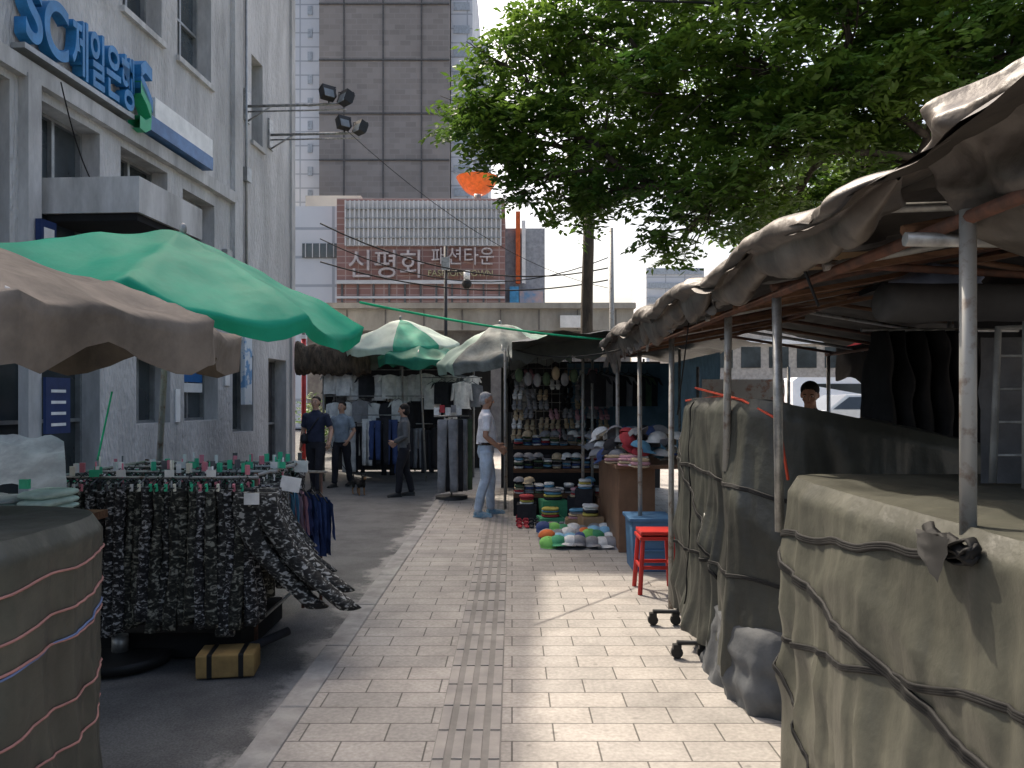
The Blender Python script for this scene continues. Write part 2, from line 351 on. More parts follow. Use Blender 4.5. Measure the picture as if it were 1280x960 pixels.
for i in range(11):
    x=x0+.3+i*(x1-x0-.6)/10; b.bx(x-.05,x+.05,Ym-.1,Ym+.01,0,Z(352,Ym),linem)
for z in (1.5,3.4,5.3,7.2): b.bx(x0,x1,Ym-.12,Ym+.012,z-.06,z+.06,wpan)
b.bx(x0,x1,Ym-.2,Ym+.005,Z(353,Ym)-.1,Z(353,Ym)+.1,wpan)
b.bx(X(631,Ym)+.002,X(684,Ym),Ym+3,Ym+16,0,Z(270,Ym),M('grey_side',(.3,.31,.33)))
b.bx(X(645,Ym),X(651,Ym),Ym+2.5,Ym+2.9,Z(345,Ym),Z(250,Ym),M('orange_banner',(.6,.13,.04)))
b.bx(X(653,Ym),X(658,Ym),Ym+2.5,Ym+2.9,Z(345,Ym),Z(262,Ym),white)
b.bx(X(637,Ym),X(649,Ym),Ym+2.4,Ym+2.9,Z(378,Ym),Z(350,Ym),M('ad_blue',(.1,.35,.6)))
b.bx(X(650,Ym),X(681,Ym),Ym+2.45,Ym+2.9,Z(385,Ym),Z(356,Ym),M('ad_mix',(.65,.4,.3),c2=(.1,.3,.5),scale=.8))
b.bx(X(340,Ym),x0-.002,Ym+1,Ym+16,0,Z(252,Ym),palep)
for v0,v1 in((300,318),(395,420)):
    b.bx(X(372,Ym),X(418,Ym),Ym+.9,Ym+1.02,Z(v1,Ym),Z(v0,Ym),glass)
    for q in range(5): b.bx(X(376+q*9,Ym),X(377+q*9,Ym),Ym+.85,Ym+.898,Z(v1,Ym),Z(v0,Ym),wpan)
b.bx(X(345,Ym),X(424,Ym),Ym+6,Ym+14,Z(252,Ym)+.002,Z(208,Ym),beige)
b.bx(X(424,Ym)+.002,X(441,Ym),Ym+8,Ym+14,Z(252,Ym),Z(222,Ym),beige)
mall=b.obj('fashion_mall_building')
greyl=M('mall_letter',(.46,.41,.40))
text('신평화','mall_letters',greyl,(X(437,Ym),Ym-.22,Z(348,Ym)),(1,0,0),(0,0,1),1.5,4.1,ext=.1,parent=mall)
text('패션타운','mall_letters_small',greyl,(X(540,Ym),Ym-.22,Z(332,Ym)),(1,0,0),(0,0,1),.95,3.4,ext=.1,parent=mall)
text('FASHION TOWN','mall_letters_latin',M('yellow_letter',(.38,.34,.2)),(X(536,Ym),Ym-.22,Z(346,Ym)),(1,0,0),(0,0,1),.32,3.5,ext=.1,parent=mall)
b=MB(); orange=M('orange_sculpture',(.75,.16,.03),rough=.4)
c=Vector((X(597,50),50,Z(232,50)))
b.grid(lambda u,v:c+Vector((math.cos(u*6.283)*(.3+1.1*v),math.sin(u*6.283)*(.3+1.1*v),-.6+1.1*v*v)),20,5,orange,cu=True)
b.tube([(c.x,50,8),(c.x,50,c.z-.5)],.25,steel,10); b.obj('orange_rooftop_sculpture')
conc=grime(M('concrete',(.45,.42,.37),c2=(.34,.32,.28),scale=.9,stretch=(1,1,.5),rough=.9,bump=.2),1.2,.7,(1,1,.4))
b=MB(); Yo=25
b.bx(X(376,Yo),X(792,Yo),Yo,Yo+5,Z(413,Yo),Z(386,Yo),conc)
b.bx(X(374,Yo),X(794,Yo),Yo-.15,Yo+5.2,Z(386,Yo)+.002,Z(379,Yo),conc)
b.bx(X(380,Yo),X(790,Yo),Yo+.4,Yo+4.8,-.08,Z(413,Yo)-.002,M('station_wall',(.22,.21,.2),c2=(.14,.13,.13)))
gv=M('groove',(.15,.14,.13))
for i in range(9): 
    x=X(385,Yo)+i*1.25; b.bx(x,x+.04,Yo-.02,Yo+.002,Z(412,Yo),Z(387,Yo),gv)
b.bx(X(700,Yo),X(740,Yo),Yo-.2,Yo-.002,Z(410,Yo),Z(395,Yo),white)
b.obj('concrete_overpass')
b=MB()
b.bx(X(808,120),X(880,120),120,135,0,Z(335,120),palep)
for i in range(7): b.bx(X(810,120),X(878,120),119.8,120.02,8+i*2.2,8.9+i*2.2,tg)
b.obj('distant_office_building')
for k,(xa,xb,ya,h,c) in enumerate([(12,24,55,8,(.42,.38,.33)),(25,40,58,11,(.35,.36,.38)),(41,60,50,10,(.4,.3,.25)),(-60,-25,70,30,(.4,.4,.4))]):
    b=MB(); mm=M('shop_wall%d'%k,c); b.bx(xa,xb,ya,ya+12,-.08,h,mm)
    for fl in range(int(h//3)):
        for i in range(int((xb-xa)//2)):
            b.bx(xa+.4+i*2,xa+1.8+i*2,ya-.05,ya+.01,fl*3+.9,fl*3+2.4,glass)
        b.bx(xa,xb,ya-.25,ya-.055,fl*3+2.6,fl*3+2.9,[blue,white,red][(k+fl)%3])
    b.obj('shop_building')
# ---------------- raised street with vehicles
b=MB(); b.bx(5.5,60,17,45,-.3,.32,asph); b.bx(5.3,5.497,17,45,-.3,.40,kerbm)
for i in range(8): b.bx(8+i*5,10.5+i*5,26.5,26.65,.31,.326,white)
b.obj('raised_street')
def car(name,loc,rz,c,kind='sedan'):
    m=MB(); body=M(name+'_paint',c,rough=.3,var=.04,spec=.6)
    if kind=='sedan': prof=[(-2.2,.35),(-2.25,.7),(-2.1,.95),(-1.5,1.0),(-.9,1.42),(.5,1.45),(1.2,1.0),(2.0,.85),(2.25,.6),(2.2,.3)]
    else: prof=[(-2.5,.4),(-2.55,1.0),(-2.5,2.0),(-2.3,2.15),(1.5,2.15),(2.0,1.4),(2.5,1.1),(2.55,.6),(2.5,.35)]
    W=.87
    def T(x,y,z): return Matrix.Translation(Vector(loc))@Matrix.Rotation(rz,4,'Z')@Vector((x,y,z))
    ws=[W if z<1.02 else W-.16 for x,z in prof]
    for i in range(len(prof)-1):
        a,c2=prof[i],prof[i+1]
        gl=(kind=='sedan' and i in(3,5)) or (kind!='sedan' and i==4)
        m.face([T(a[0],-ws[i],a[1]),T(c2[0],-ws[i+1],c2[1]),T(c2[0],ws[i+1],c2[1]),T(a[0],ws[i],a[1])],glass if gl else body,False)
    for sgn in(-1,1):
        m.face([T(x,sgn*w,z) for (x,z),w in zip(prof,ws)],body)
        if kind=='sedan': m.face([T(x,sgn*(W-(z-1.0)*.35+.012),z) for x,z in [(-1.35,1.03),(-.85,1.36),(.45,1.38),(1.0,1.03)]],glass)
        else: m.face([T(x,sgn*(W-.13),z) for x,z in [(-2.3,1.3),(-2.3,1.9),(1.4,1.9),(1.75,1.35)]],glass)
        for wx in(-1.35,1.4):
            m.tube([T(wx,sgn*(W-.2),.31),T(wx,sgn*(W+.01),.31)],.32,black,18); m.tube([T(wx,sgn*(W+.0),.31),T(wx,sgn*(W+.02),.31)],.19,steel,12)
        m.box(T(2.2,sgn*.6,.7),(.1,.3,.14),white,rz=rz); m.box(T(-2.22,sgn*.62,.8),(.08,.25,.14),red,rz=rz)
        m.box(T(.75,sgn*(W+.08),1.02),(.12,.16,.1),body,rz=rz)
    m.obj(name,bevel=.03)
car('parked_car',(9.9,21.5,.32),.05,(.72,.73,.74)); car('parked_car',(15.0,22,.32),.0,(.62,.64,.67)); car('parked_van',(13.2,30,.32),.0,(.75,.76,.78),'van')
car('parked_car',(9.5,33,.32),.0,(.2,.22,.3)); car('parked_car',(8.0,27,.32),.0,(.75,.75,.75)); car('parked_van',(19,27,.32),0,(.15,.3,.6),'van')
# ---------------- TREES
bark=M('bark',(.09,.072,.056),c2=(.045,.036,.03),scale=9,stretch=(1,1,.3),bump=.8,bscale=25,bdist=.03)
leafm=M('leaf',(.145,.235,.032),c2=(.045,.11,.018),scale=1.1,rough=.5,trans=.45,fac=(.35,.65),spec=.4)
def leaves(name,blobs,per,seed,parent,ll=.12,mat=leafm,thr=-.2):
    rg=np.random.default_rng(seed); C=[]
    for (c,r,dn) in blobs:
        k=int(per*dn*(r[0]*r[2]))
        d=rg.normal(size=(k,3)); d/=np.linalg.norm(d,axis=1)[:,None]
        rad=rg.random(k)**.42*1.07
        p=np.array(c)+d*rad[:,None]*np.array(r)
        keep=[nz(q[0]*1.4,q[1]*1.4,q[2]*2.0+seed)>thr for q in p]
        C.append(p[np.array(keep)])
    C=np.concatenate(C); k=len(C); nl=15
    hd=rg.random(k)*2*np.pi; droop=rg.normal(-.22,.22,k)
    ax=np.stack([np.cos(hd)*np.cos(droop),np.sin(hd)*np.cos(droop),np.sin(droop)],1)
    side=np.stack([-np.sin(hd),np.cos(hd),rg.normal(0,.25,k)],1)
    V=np.zeros((k,nl,4,3))
    for i in range(nl):
        t=(i//2)/(nl/2)*.44-.12; sg=1 if i%2 else -1
        base=C+ax*t
        dirv=ax*.55+side*sg*.85+rg.normal(0,.22,(k,3)); dirv[:,2]-=.12
        dirv/=np.linalg.norm(dirv,axis=1)[:,None]
        up=np.array([0,0,1.])+rg.normal(0,.4,(k,3)); w=np.cross(dirv,up); w/=np.linalg.norm(w,axis=1)[:,None]
        L_=(ll*(.7+.6*rg.random(k)))[:,None]
        V[:,i,0]=base; V[:,i,1]=base+dirv*L_*.45+w*L_*.22; V[:,i,2]=base+dirv*L_; V[:,i,3]=base+dirv*L_*.45-w*L_*.22
    n=k*nl; v=V.reshape(-1,3)
    me=bpy.data.meshes.new(name); me.vertices.add(n*4); me.vertices.foreach_set('co',v.ravel())
    me.loops.add(n*4); me.loops.foreach_set('vertex_index',np.arange(n*4)); me.polygons.add(n)
    me.polygons.foreach_set('loop_start',np.arange(n)*4); me.polygons.foreach_set('loop_total',np.full(n,4)); me.update(calc_edges=True)
    me.materials.append(mat); o=bpy.data.objects.new(name,me); col.objects.link(o); o.parent=parent
    print('leaves',n); return C
def limb(m,a,bb,r0,r1,bend=.25,seed=0,n=7):
    a=Vector(a);bb=Vector(bb); L_=(bb-a).length; P=[];rr=[]
    for i in range(n+1):
        t=i/n; p=a.lerp(bb,t); k=math.sin(t*math.pi)*bend
        p+=Vector((nz(t*2,seed,.3),nz(t*2,seed,5.3),nz(t*2,seed,9.1)*.6+.25))*k*L_*.5
        P.append(p); rr.append(r0+(r1-r0)*t)
    m.tube(P,rr,bark,8); return P
def mktree(name,base,fork,r0,spec,seed,per=430):
    t=MB(); limb(t,base,fork,r0,r0*.75,.06,seed); t.tube([Vector(base)-Vector((0,0,.1)),Vector(base)+Vector((0,0,.35))],[r0*1.5,r0*1.02],bark,10)
    blobs=[]; mains=[]
    for i,(u,v,Y,rp,dn) in enumerate(spec):
        c=at(u,v,Y); r=rp*Y/F; blobs.append((c,(r*1.08,r*1.25,r*.85),dn))
        cand=[Vector(fork)]+[q for P in mains for q in P[3:]]
        cl=[q for q in cand if (q-Vector(fork)).length < (c-Vector(fork)).length*.75] or cand
        s=min(cl,key=lambda q:(q-c).length+.35*abs(q.z-c.z))
        th=.10 if s==Vector(fork) else .05
        P=limb(t,s,c,th,.018,.22,seed+i*1.7); mains.append(P)
        for k in range(9):
            d=Vector((R.gauss(0,1),R.gauss(0,1),R.gauss(0,.6))).normalized()
            q=P[R.randint(3,7)]; e=c+Vector((d.x*r,d.y*r*1.1,d.z*r*.8)); limb(t,q,e,.016,.004,.3,seed+k+i,4)
    o=t.obj(name)
    leaves('foliage',blobs,per,seed,o)
    return o
specA=[(1180,90,9,95,1),(1060,120,9.2,95,1),(960,190,9.4,85,1),(880,250,9.6,70,1),(850,300,9.8,40,1.1),(930,70,9.6,105,1),(830,130,10,95,1),(770,215,10.2,70,1),(700,160,10.4,75,1),
 (640,175,10.6,60,1),(600,140,10.8,55,.9),(690,75,10.8,75,1),(660,225,10.5,38,.9),(780,30,10.6,90,1),(1060,20,9.3,95,1),(1180,0,9,90,.9),(1290,60,8.8,95,1),(1260,150,8.8,60,.8),
 (720,255,10.4,40,.9),(900,-70,10,110,.45),(1100,-90,9.5,120,.45),(990,265,11,50,1),(1080,210,10,65,1),(1110,215,11.5,70,.9),(610,70,11,35,.6),(920,250,10.5,55,1)]
mktree('zelkova_tree',(4.75,9.2,-.05),(4.5,9.2,3.6),.2,specA,3,500)
specB=[(1000,190,15,75,.8),(860,120,16,90,.8),(760,120,16,80,.6),(1100,250,16,90,.8),(1200,220,16,90,.8),(960,290,17,40,.7),(1050,90,15,90,.8),(900,210,16,60,.8)]
mktree('zelkova_tree',(1.6,16.2,-.05),(1.62,16.2,5.6),.15,specB,11,200)
t=MB(); t.tube([(-5.6,22.5,-.08),(-5.6,22.5,.6)],.04,bark,6); o=t.obj('shrub'); leaves('foliage',[(Vector((-5.4,22.5,1.2)),(.9,.7,.8),1)],300,21,o,ll=.09)
b=MB(); b.tube([(X(766,22),22,0),(X(764,22),22,Z(285,22))],[.09,.06],greypole,10); b.obj('utility_pole')
b=MB(); b.tube([(X(557,24),24,-.08),(X(557,24),24,Z(308,24))],[.07,.05],black,8); b.tube([(X(557,24),24,Z(340,24)),(X(584,24),23.8,Z(340,24))],.03,black,6)
b.tube([(X(584,24),23.8,Z(340,24)),(X(584,24),23.8,Z(352,24))],.1,white,10); b.ell((X(584,24),23.8,Z(356,24)),(.16,.16,.16),black); b.box((X(557,24),24,Z(330,24)),(.25,.2,.4),steel); b.obj('cctv_pole')
wirem=M('wire_black',(.015,.015,.015))
def wire(m,a,bb,sag,r=.01,mat=wirem,n=14):
    a=Vector(a);bb=Vector(bb); m.tube([a.lerp(bb,i/n)-Vector((0,0,sag*4*(i/n)*(1-i/n))) for i in range(n+1)],r,mat,5)
b=MB()
wire(b,(-5,20,6.2),at(760,335,22),.7,.02); wire(b,(-5,20,5.2),at(760,350,22),.5,.02); wire(b,(-5,20,5.8),at(760,322,22),.9,.015)
wire(b,at(430,160,17),at(760,360,22),.6,.008)
wire(b,at(640,-8,9),at(1300,-4,9),.1,.014)
wire(b,fp(fs(10.4),5.9,.2),fp(fs(11.3),4.6,.25),.3,.010)
b.obj('overhead_wires')
b=MB(); gr=M('green_rope',(.02,.4,.18)); wire(b,at(450,378,6.5),at(770,425,9.5),.05,.012,gr); wire(b,at(140,490,6),at(122,575,5.4),0,.007,gr); b.obj('green_rope')
# ---------------- PARASOLS
mat2set=()
def parasol(name,c,rad,rise,tilt,mat,n=8,val=.12,pole=greypole,polex=None,amp=.02,seed=0,mat2=None,sq=0,zbase=0,pr=.02,valnoise=.3,sag=.05,wr=0,pw=1.3,phase=0):
    m=MB(); c=Vector(c); T=Matrix.Translation(c)@Matrix.Rotation(tilt[0],4,'X')@Matrix.Rotation(tilt[1],4,'Y')@Matrix.Rotation(phase,4,'Z')
    nu=n*10
    def fn(u,v):
        a=u*2*math.pi; k=(u*n)%1; sc_=math.sin(k*math.pi)**.7
        rr=rad*(1-.085*sc_) 
        if sq: rr*= (1/max(abs(math.cos(a)),abs(math.sin(a))))**sq
        if v<.86:
            t=v/.86; r=rr*t; z=-rise*(t**pw)-sag*sc_*t*t*rise/.4
        else:
            t=(v-.86)/.14; r=rr*(1+.01*t); z=-rise-sag*sc_*rise/.4-t*val*(1+valnoise*nz(u*14,seed,1)+.25*math.cos(k*6.28))
            r+=.05*t*nz(u*25,seed,3)*rad-.03*t
        z+=amp*nz(math.cos(a)*r*3,math.sin(a)*r*3,seed)*2
        if wr: z+=wr*(1-2*abs(nz(math.cos(a)*r*5+seed,math.sin(a)*r*2.5,1.3)))*min(1,v*2)
        return T@Vector((r*math.cos(a),r*math.sin(a),z))
    m.grid(fn,nu,30,mat,cu=True)
    if mat2:
        idx=m.mi(mat2)
        for q in range(len(m.f)):
            if int((q%nu)/nu*n) in mat2set: m.m[q]=idx
    for i in range(n):
        a=i/n*2*math.pi; f2=rad*((1/max(abs(math.cos(a)),abs(math.sin(a))))**sq if sq else 1)
        m.tube([T@Vector((0,0,-.05)),T@Vector((math.cos(a)*f2*.5,math.sin(a)*f2*.5,-rise*.5**pw-.035)),T@Vector((math.cos(a)*f2*.97,math.sin(a)*f2*.97,-rise*.97-.03))],.009,steel,5)
        m.tube([T@Vector((0,0,-rise-.25)),T@Vector((math.cos(a)*f2*.5,math.sin(a)*f2*.5,-rise*.5**pw-.05))],.007,steel,5)
    base=Vector((polex[0],polex[1],zbase)) if polex else Vector((c.x,c.y,zbase))
    m.tube([T@Vector((0,0,.05)),T@Vector((0,0,-rise-.3)),base],pr,pole,8)
    m.ell(T@Vector((0,0,.03)),(.03,.03,.05),steel)
    return m.obj(name)
gumb=M('green_parasol_cloth',(.02,.42,.25),var=.12,scale=1.5,rough=.55,trans=.4,bump=.3,bscale=5,bdist=.04)
parasol('green_parasol',(-2.66,6.2,2.95),1.55,.46,(math.radians(3),math.radians(11)),gumb,val=.11,seed=2,polex=(-2.86,6.1),pr=.025,sag=.12,amp=.025,wr=.008,pw=1.08,phase=.25)
canv=grime(M('tan_canvas',(.23,.195,.16),c2=(.14,.12,.10),scale=3,rough=.85,bump=.5,bscale=7,bdist=.03,trans=.06),1.6,.7)
parasol('canvas_canopy',(-2.52,3.4,2.30),1.22,.30,(0.0,.05),canv,n=8,val=.17,amp=.04,seed=8,pole=rust,polex=(-1.93,3.28),sq=.4,pr=.026,valnoise=.7,wr=.025)
mat2set=(1,3,6)
wg=M('pale_parasol_cloth',(.62,.72,.62),var=.1,rough=.6,trans=.3); gg=M('parasol_green_panel',(.05,.4,.25),rough=.6,trans=.3)
parasol('market_parasol',(-2.25,15.5,3.22),1.18,.5,(.08,-.03),wg,val=.14,mat2=gg,seed=5,polex=(-2.2,15.6))
mat2set=(0,2,3,5,6)
gtarp=M('grey_tarp_panel',(.22,.24,.225),c2=(.12,.13,.12),rough=.7,trans=.08,bump=.4,bscale=6,bdist=.03)
parasol('market_parasol',(-.2,12.9,2.86),1.15,.5,(.1,-.12),M('washed_green_cloth',(.42,.56,.47),c2=(.3,.42,.35),rough=.6,trans=.25),val=.16,mat2=gtarp,seed=6,amp=.05,polex=(-.1,13),wr=.02)
mat2set=()
parasol('market_parasol',(-1.75,14.9,2.72),.85,.3,(.05,.05),M('dark_green_parasol',(.03,.22,.14),rough=.6,trans=.25),val=.16,seed=9,amp=.04,polex=(-1.7,15.2))
# ---------------- TARP COVERED STALLS
tarpG=grime(M('olive_tarp',(.098,.097,.074),c2=(.062,.062,.048),scale=2.5,rough=.48,bump=.35,bscale=12,bdist=.02,spec=.5),2.0,.6,(1,1,.6))
tarpD=grime(M('dark_olive_tarp',(.065,.067,.053),c2=(.04,.041,.034),scale=3,rough=.48,bump=.4,bscale=12,bdist=.02,spec=.5),2.0,.6,(1,1,.6))
strap=M('black_strap',(.008,.008,.008),rough=.7)
def tarp_fn(cx,cy,a,bb,h,seed,amp=.05,ex=5,flare=.04,z0=0,topn=.04,freq=1.0,slope=(0,0)):
    def side(t,hf,off=0):
        an=t*2*math.pi; c,s=math.cos(an),math.sin(an)
        k=(abs(c)**ex+abs(s)**ex)**(-1/ex)
        x=a*c*k; y=bb*s*k
        nrm=Vector((c/a,s/bb,0)).normalized()
        w=nz(x*2,y*2,hf*2)*.3
        f=abs(nz(x*2.4*freq+seed+w,y*2.4*freq+w,hf*.7))*1.3+.5*(1-2*abs(nz(x*5*freq+w*2,y*5*freq+seed,hf*.8)))+.25*(1-2*abs(nz(x*12*freq+w*3+hf*1.5,y*12*freq+seed,hf*1.5)))+nz(x*18*freq,y*18*freq+seed,hf*3)*.12-.3
        f+= -abs(nz(x*1.3+hf*2.5,y*1.3-hf*2,seed))*.9
        f+= .35*(1-2*abs(nz((y+x)*2.2+hf*3.2,(y+x)*.6-hf*2.4,seed+7)))*hf
        d=amp*f*(.14+1.1*(1-hf)**.7)+flare*(1-hf)+off-.035*max(0,(hf-.95)/.05)
        z=z0+(h-z0)*hf+slope[0]*x*hf+slope[1]*y*hf
        return Vector((cx+x,cy+y,z))+nrm*d
    def top(t,r):
        p=side(t,1)
        x=(p.x-cx)*r; y=(p.y-cy)*r
        z=h+slope[0]*x+slope[1]*y+topn*(nz((cx+x)*3,(cy+y)*3,seed)+.5*(1-2*abs(nz((cx+x)*7,(cy+y)*4,seed)))-.3)*(1-r**6)+.015*(1-r)
        return Vector((cx+x,cy+y,z))
    return side,top
def tarpbox(name,mat,args,kw,straps=(),extra=None,n=380,nh=60):
    side,top=tarp_fn(*args,**kw); m=MB()
    m.grid(lambda u,v: side(u,v),n,nh,mat,cu=True)
    m.grid(lambda u,v: top(u,1-v),n,16,mat,cu=True)
    for (t0,h0,t1,h1,w,sm) in straps:
        k=70
        for o_ in ((-.7,0,.7) if sm is strap else (0,)):
            P=[side(t0+(t1-t0)*i/k,h0+(h1-h0)*i/k+.006*math.sin(i*.5)+o_*w*.9/args[4],.004) for i in range(k+1)]
            m.tube(P,w*(.6 if sm is strap else 1),sm,6)
    if extra: extra(m,side,top)
    return m.obj(name)
pink=M('pink_cord',(.42,.2,.17),rough=.6); redc=M('red_cord',(.6,.08,.04),rough=.6); bluec=M('blue_cord',(.15,.2,.35))
tarpbox('tarp_covered_stall',tarpG,(1.88,2.15,.72,1.3,1.27,4.0),dict(amp=.07,ex=9,flare=.03,topn=.03),
  straps=[(.30,.73,.53,.955,.012,strap),(.30,.34,.60,.78,.010,strap),(.365,.74,.60,.48,.016,strap),(.36,.55,.43,.05,.010,strap),(.28,.6,.33,.1,.009,strap)])
def ex2(m,side,top):
    m.tube([side(.40,.99,.02),Vector((1.32,4.9,1.62)),Vector((1.5,4.45,1.57)),Vector((2.0,4.1,1.44)),Vector((2.6,4.0,1.33))],.008,redc,5)
    m.tube([Vector((1.22,5.1,1.68)),Vector((1.26,4.2,1.60)),Vector((1.36,3.92,1.5)),Vector((1.38,3.84,1.2))],.008,redc,5)
tarpbox('tarp_covered_rack',tarpD,(2.0,4.85,.78,.95,1.46,9.0),dict(amp=.08,ex=5,flare=.05,topn=.05,z0=.12,slope=(-.2,0)),
  straps=[(.30,.72,.70,.66,.010,strap),(.34,.95,.56,.30,.010,strap),(.34,.30,.7,.38,.009,strap),(.45,.98,.47,.1,.008,strap)],extra=ex2)
greys=M('grey_ground_tarp',(.085,.09,.095),rough=.7,bump=.4,bscale=10,bdist=.02)
tarpbox('grey_tarp_bundle',greys,(1.46,4.35,.28,.5,.42,14.0),dict(amp=.07,ex=3,flare=.02,topn=.06),n=140,nh=16)
tarpbox('tarp_covered_cart',tarpG,(-2.31,2.55,.80,.62,1.17,21.0),dict(amp=.045,ex=3.2,flare=-.02,topn=.03),
  straps=[(-.35,.84,.22,.90,.0045,pink),(-.35,.70,.22,.80,.0045,pink),(-.35,.64,.22,.70,.0045,pink),(-.35,.58,.22,.74,.004,bluec),(-.35,.44,.22,.52,.0045,pink),(-.35,.30,.22,.40,.0045,pink)])
b=MB()
for (y,xx) in ((5.45,1.0),(4.75,1.02)):
    b.tube([(xx,y,.1),(1.5,y,.1)],.016,black,8); b.tube([(1.2,y,.1),(1.2,y,.9)],.014,steel,8)
    for k in(0,.16):
        b.tube([(xx+k,y-.015,.04),(xx+k,y+.02,.04)],.036,black,12); b.box((xx+k,y,.075),(.05,.04,.03),black)
b.obj('clothes_rack_base')
# ---------------- RIGHT CANOPY
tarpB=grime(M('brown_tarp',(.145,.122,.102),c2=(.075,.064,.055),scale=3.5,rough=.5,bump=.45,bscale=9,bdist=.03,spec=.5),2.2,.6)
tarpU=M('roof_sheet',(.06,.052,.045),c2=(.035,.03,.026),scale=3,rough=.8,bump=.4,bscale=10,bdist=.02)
b=MB()
for (x,y,zb) in ((1.2,2.02,1.2),(1.22,3.5,1.0),(1.2,4.3,1.2),(1.2,5.8,0),(1.22,7.3,0),(1.2,8.7,0),(3.6,2.2,0),(3.6,4.4,0),(3.6,6.6,0),(3.6,8.7,0)):
    b.tube([(x,y,zb),(x+R.uniform(-.02,.02),y,2.1)],.021,greypole if y!=3.5 else steel,10)
b.tube([(1.2,1.2,2.08),(1.2,8.8,2.08)],.02,rust,8); b.tube([(3.6,1.2,2.12),(3.6,8.8,2.12)],.02,rust,8); b.tube([(2.4,1.2,2.34),(2.4,8.8,2.3)],.02,rust,8)
for i in range(13):
    y=1.7+i*.58; b.tube([(1.16,y,2.09+R.uniform(-.01,.02)),(2.4,y+R.uniform(-.05,.05),2.33),(3.7,y,2.12)],.017,[rust,wood,greypole][i%3],6)
for i in range(9):
    y=2.2+i*.75; b.box((1.85+R.uniform(-.1,.1),y,2.20),(1.3,.06,.022),wood,ry=-.18,rz=R.uniform(-.15,.15))
b.tube([(1.1,2.62,2.25),(2.3,2.55,2.27)],.018,steel,8); b.tube([(1.12,2.9,2.12),(3.0,3.1,2.05)],.015,rust,8)
def roof(u,v):
    x=1.0+u*2.85; y=1.1+v*7.9
    z=2.24+.24*math.sin(u*math.pi)+.05*nz(x*2,y*2,3)+.03*nz(x*6,y*6,1)-.04*abs(math.sin(y*math.pi/1.45))
    return Vector((x,y,z))
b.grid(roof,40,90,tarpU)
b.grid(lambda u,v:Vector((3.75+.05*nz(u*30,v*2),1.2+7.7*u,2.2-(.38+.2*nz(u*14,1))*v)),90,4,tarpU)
def cre(q,r,s): return 1-2*abs(nz(q,r,s))
def roll(x0,ya,yb,zc,rx,rz,seed,m,hang=.6):
    # folded-over tarp edge: inverted-U cloth profile with soft gathered pleats and an uneven hanging lip
    def fn(u,v):
        y=ya+(yb-ya)*v; a=u*2*math.pi
        ph=y*9+1.8*nz(y*1.4,seed)*3+math.cos(a)*.9
        pleat=math.sin(ph)*.10+math.sin(ph*2.3+seed)*.05
        g_=1+.25*nz(y*2.2,a*.4,seed)+pleat+.09*cre(y*5+math.cos(a)*1.1,math.sin(a)*.9,seed)+.03*nz(y*22,math.sin(a)*2,seed)
        e=min(1,8*min(v,1-v)+.15)
        cz=zc+.025*math.sin(y*2*math.pi/1.45)+.03*nz(y*3,seed)
        dz=math.sin(a)*rz*g_
        if dz<0: dz*=1+hang*(.8+abs(nz(y*2.5,seed,4))*3.2)
        rx_=rx*(1 if math.sin(a)>-.2 else .5)
        return Vector((x0+.035*nz(y*2,seed,9)+math.cos(a)*rx_*g_*e,y,cz+dz*e))
    b.grid(fn,56,int((yb-ya)*80),m,cu=True)
roll(1.1,2.15,4.3,2.23,.11,.062,1,tarpB,.9); roll(1.08,4.1,6.4,2.23,.11,.068,2,tarpB,.9); roll(1.1,6.2,8.9,2.23,.11,.08,3,tarpB,.8)
# top sheet sweeping over the edge
def over(u,v):
    y=1.6+7.2*v; x=.99+u*1.0
    z=2.27+.16*math.sin(u*1.5)-.09*(1-u)**4+.035*math.sin(y*2*math.pi/1.45+.5)+.035*nz(x*3,y*2,8)+.018*cre(x*2.5+y*1.5,y*4,5)
    return Vector((x+.03*nz(y*3,u,2),y,z))
b.grid(over,30,220,tarpB)
def flap(x,ya,yb,z1,dz,seed,m):
    def fn(u,v):
        y=ya+(yb-ya)*u
        d=dz*(.4+1.2*abs(nz(y*3,seed))+.25*nz(y*9,seed))
        return Vector((x+.05*nz(y*8,v*1.5,seed)-.02*v,y,z1-d*v))
    b.grid(fn,int((yb-ya)*40),8,m)
flap(1.1,4.0,5.9,2.16,.12,6,tarpB); flap(1.1,6.0,8.9,2.16,.26,7,tarpB)
b.obj('market_stall_canopy')
b=MB()
def bun(u,v):
    a=u*2*math.pi; y=1.22+1.0*v; e=min(1,4.5*min(v,1-v)+.3)
    ph=(y*5.5+a*1.0)*2.0+2.6*nz(y*1.6,math.sin(a)*1.2,3)
    g_=1+.20*nz(y*2.6+math.cos(a)*1.3,math.sin(a)*1.5,4)+.055*math.sin(ph)+.03*math.sin(ph*2.1+1)+.10*cre(y*2.2+math.cos(a)*1.6,math.sin(a)*1.4,2)+.012*nz(y*20,math.cos(a)*9,math.sin(a)*9)
    z=math.sin(a)*.24*g_*e
    return Vector((1.66+math.cos(a)*.53*g_*e,y,2.29+z*(1 if z>0 else 1.15)-.05*v))
b.grid(bun,200,180,tarpB,cu=True,capv=True)
b.tube([(1.1,2.15,2.05),(2.4,2.1,2.02)],.02,steel,8)
b.obj('bundled_tarp_roof')
b=MB()
padm=M('padded_roll',(.05,.05,.052),rough=.8,bump=.4,bscale=10)
def pad(u,v):
    a=u*6.283; x=1.45+v*1.6; return Vector((x,3.0+.10*math.cos(a),1.98+(.075+.01*nz(x*6,a))*math.sin(a)))
b.grid(pad,16,30,padm,cu=True,capv=True); b.obj('rolled_mat')
b=MB()
bl=M('plastic_bag',(.25,.3,.42),rough=.35,trans=.2,bump=.6,bscale=12,bdist=.03)
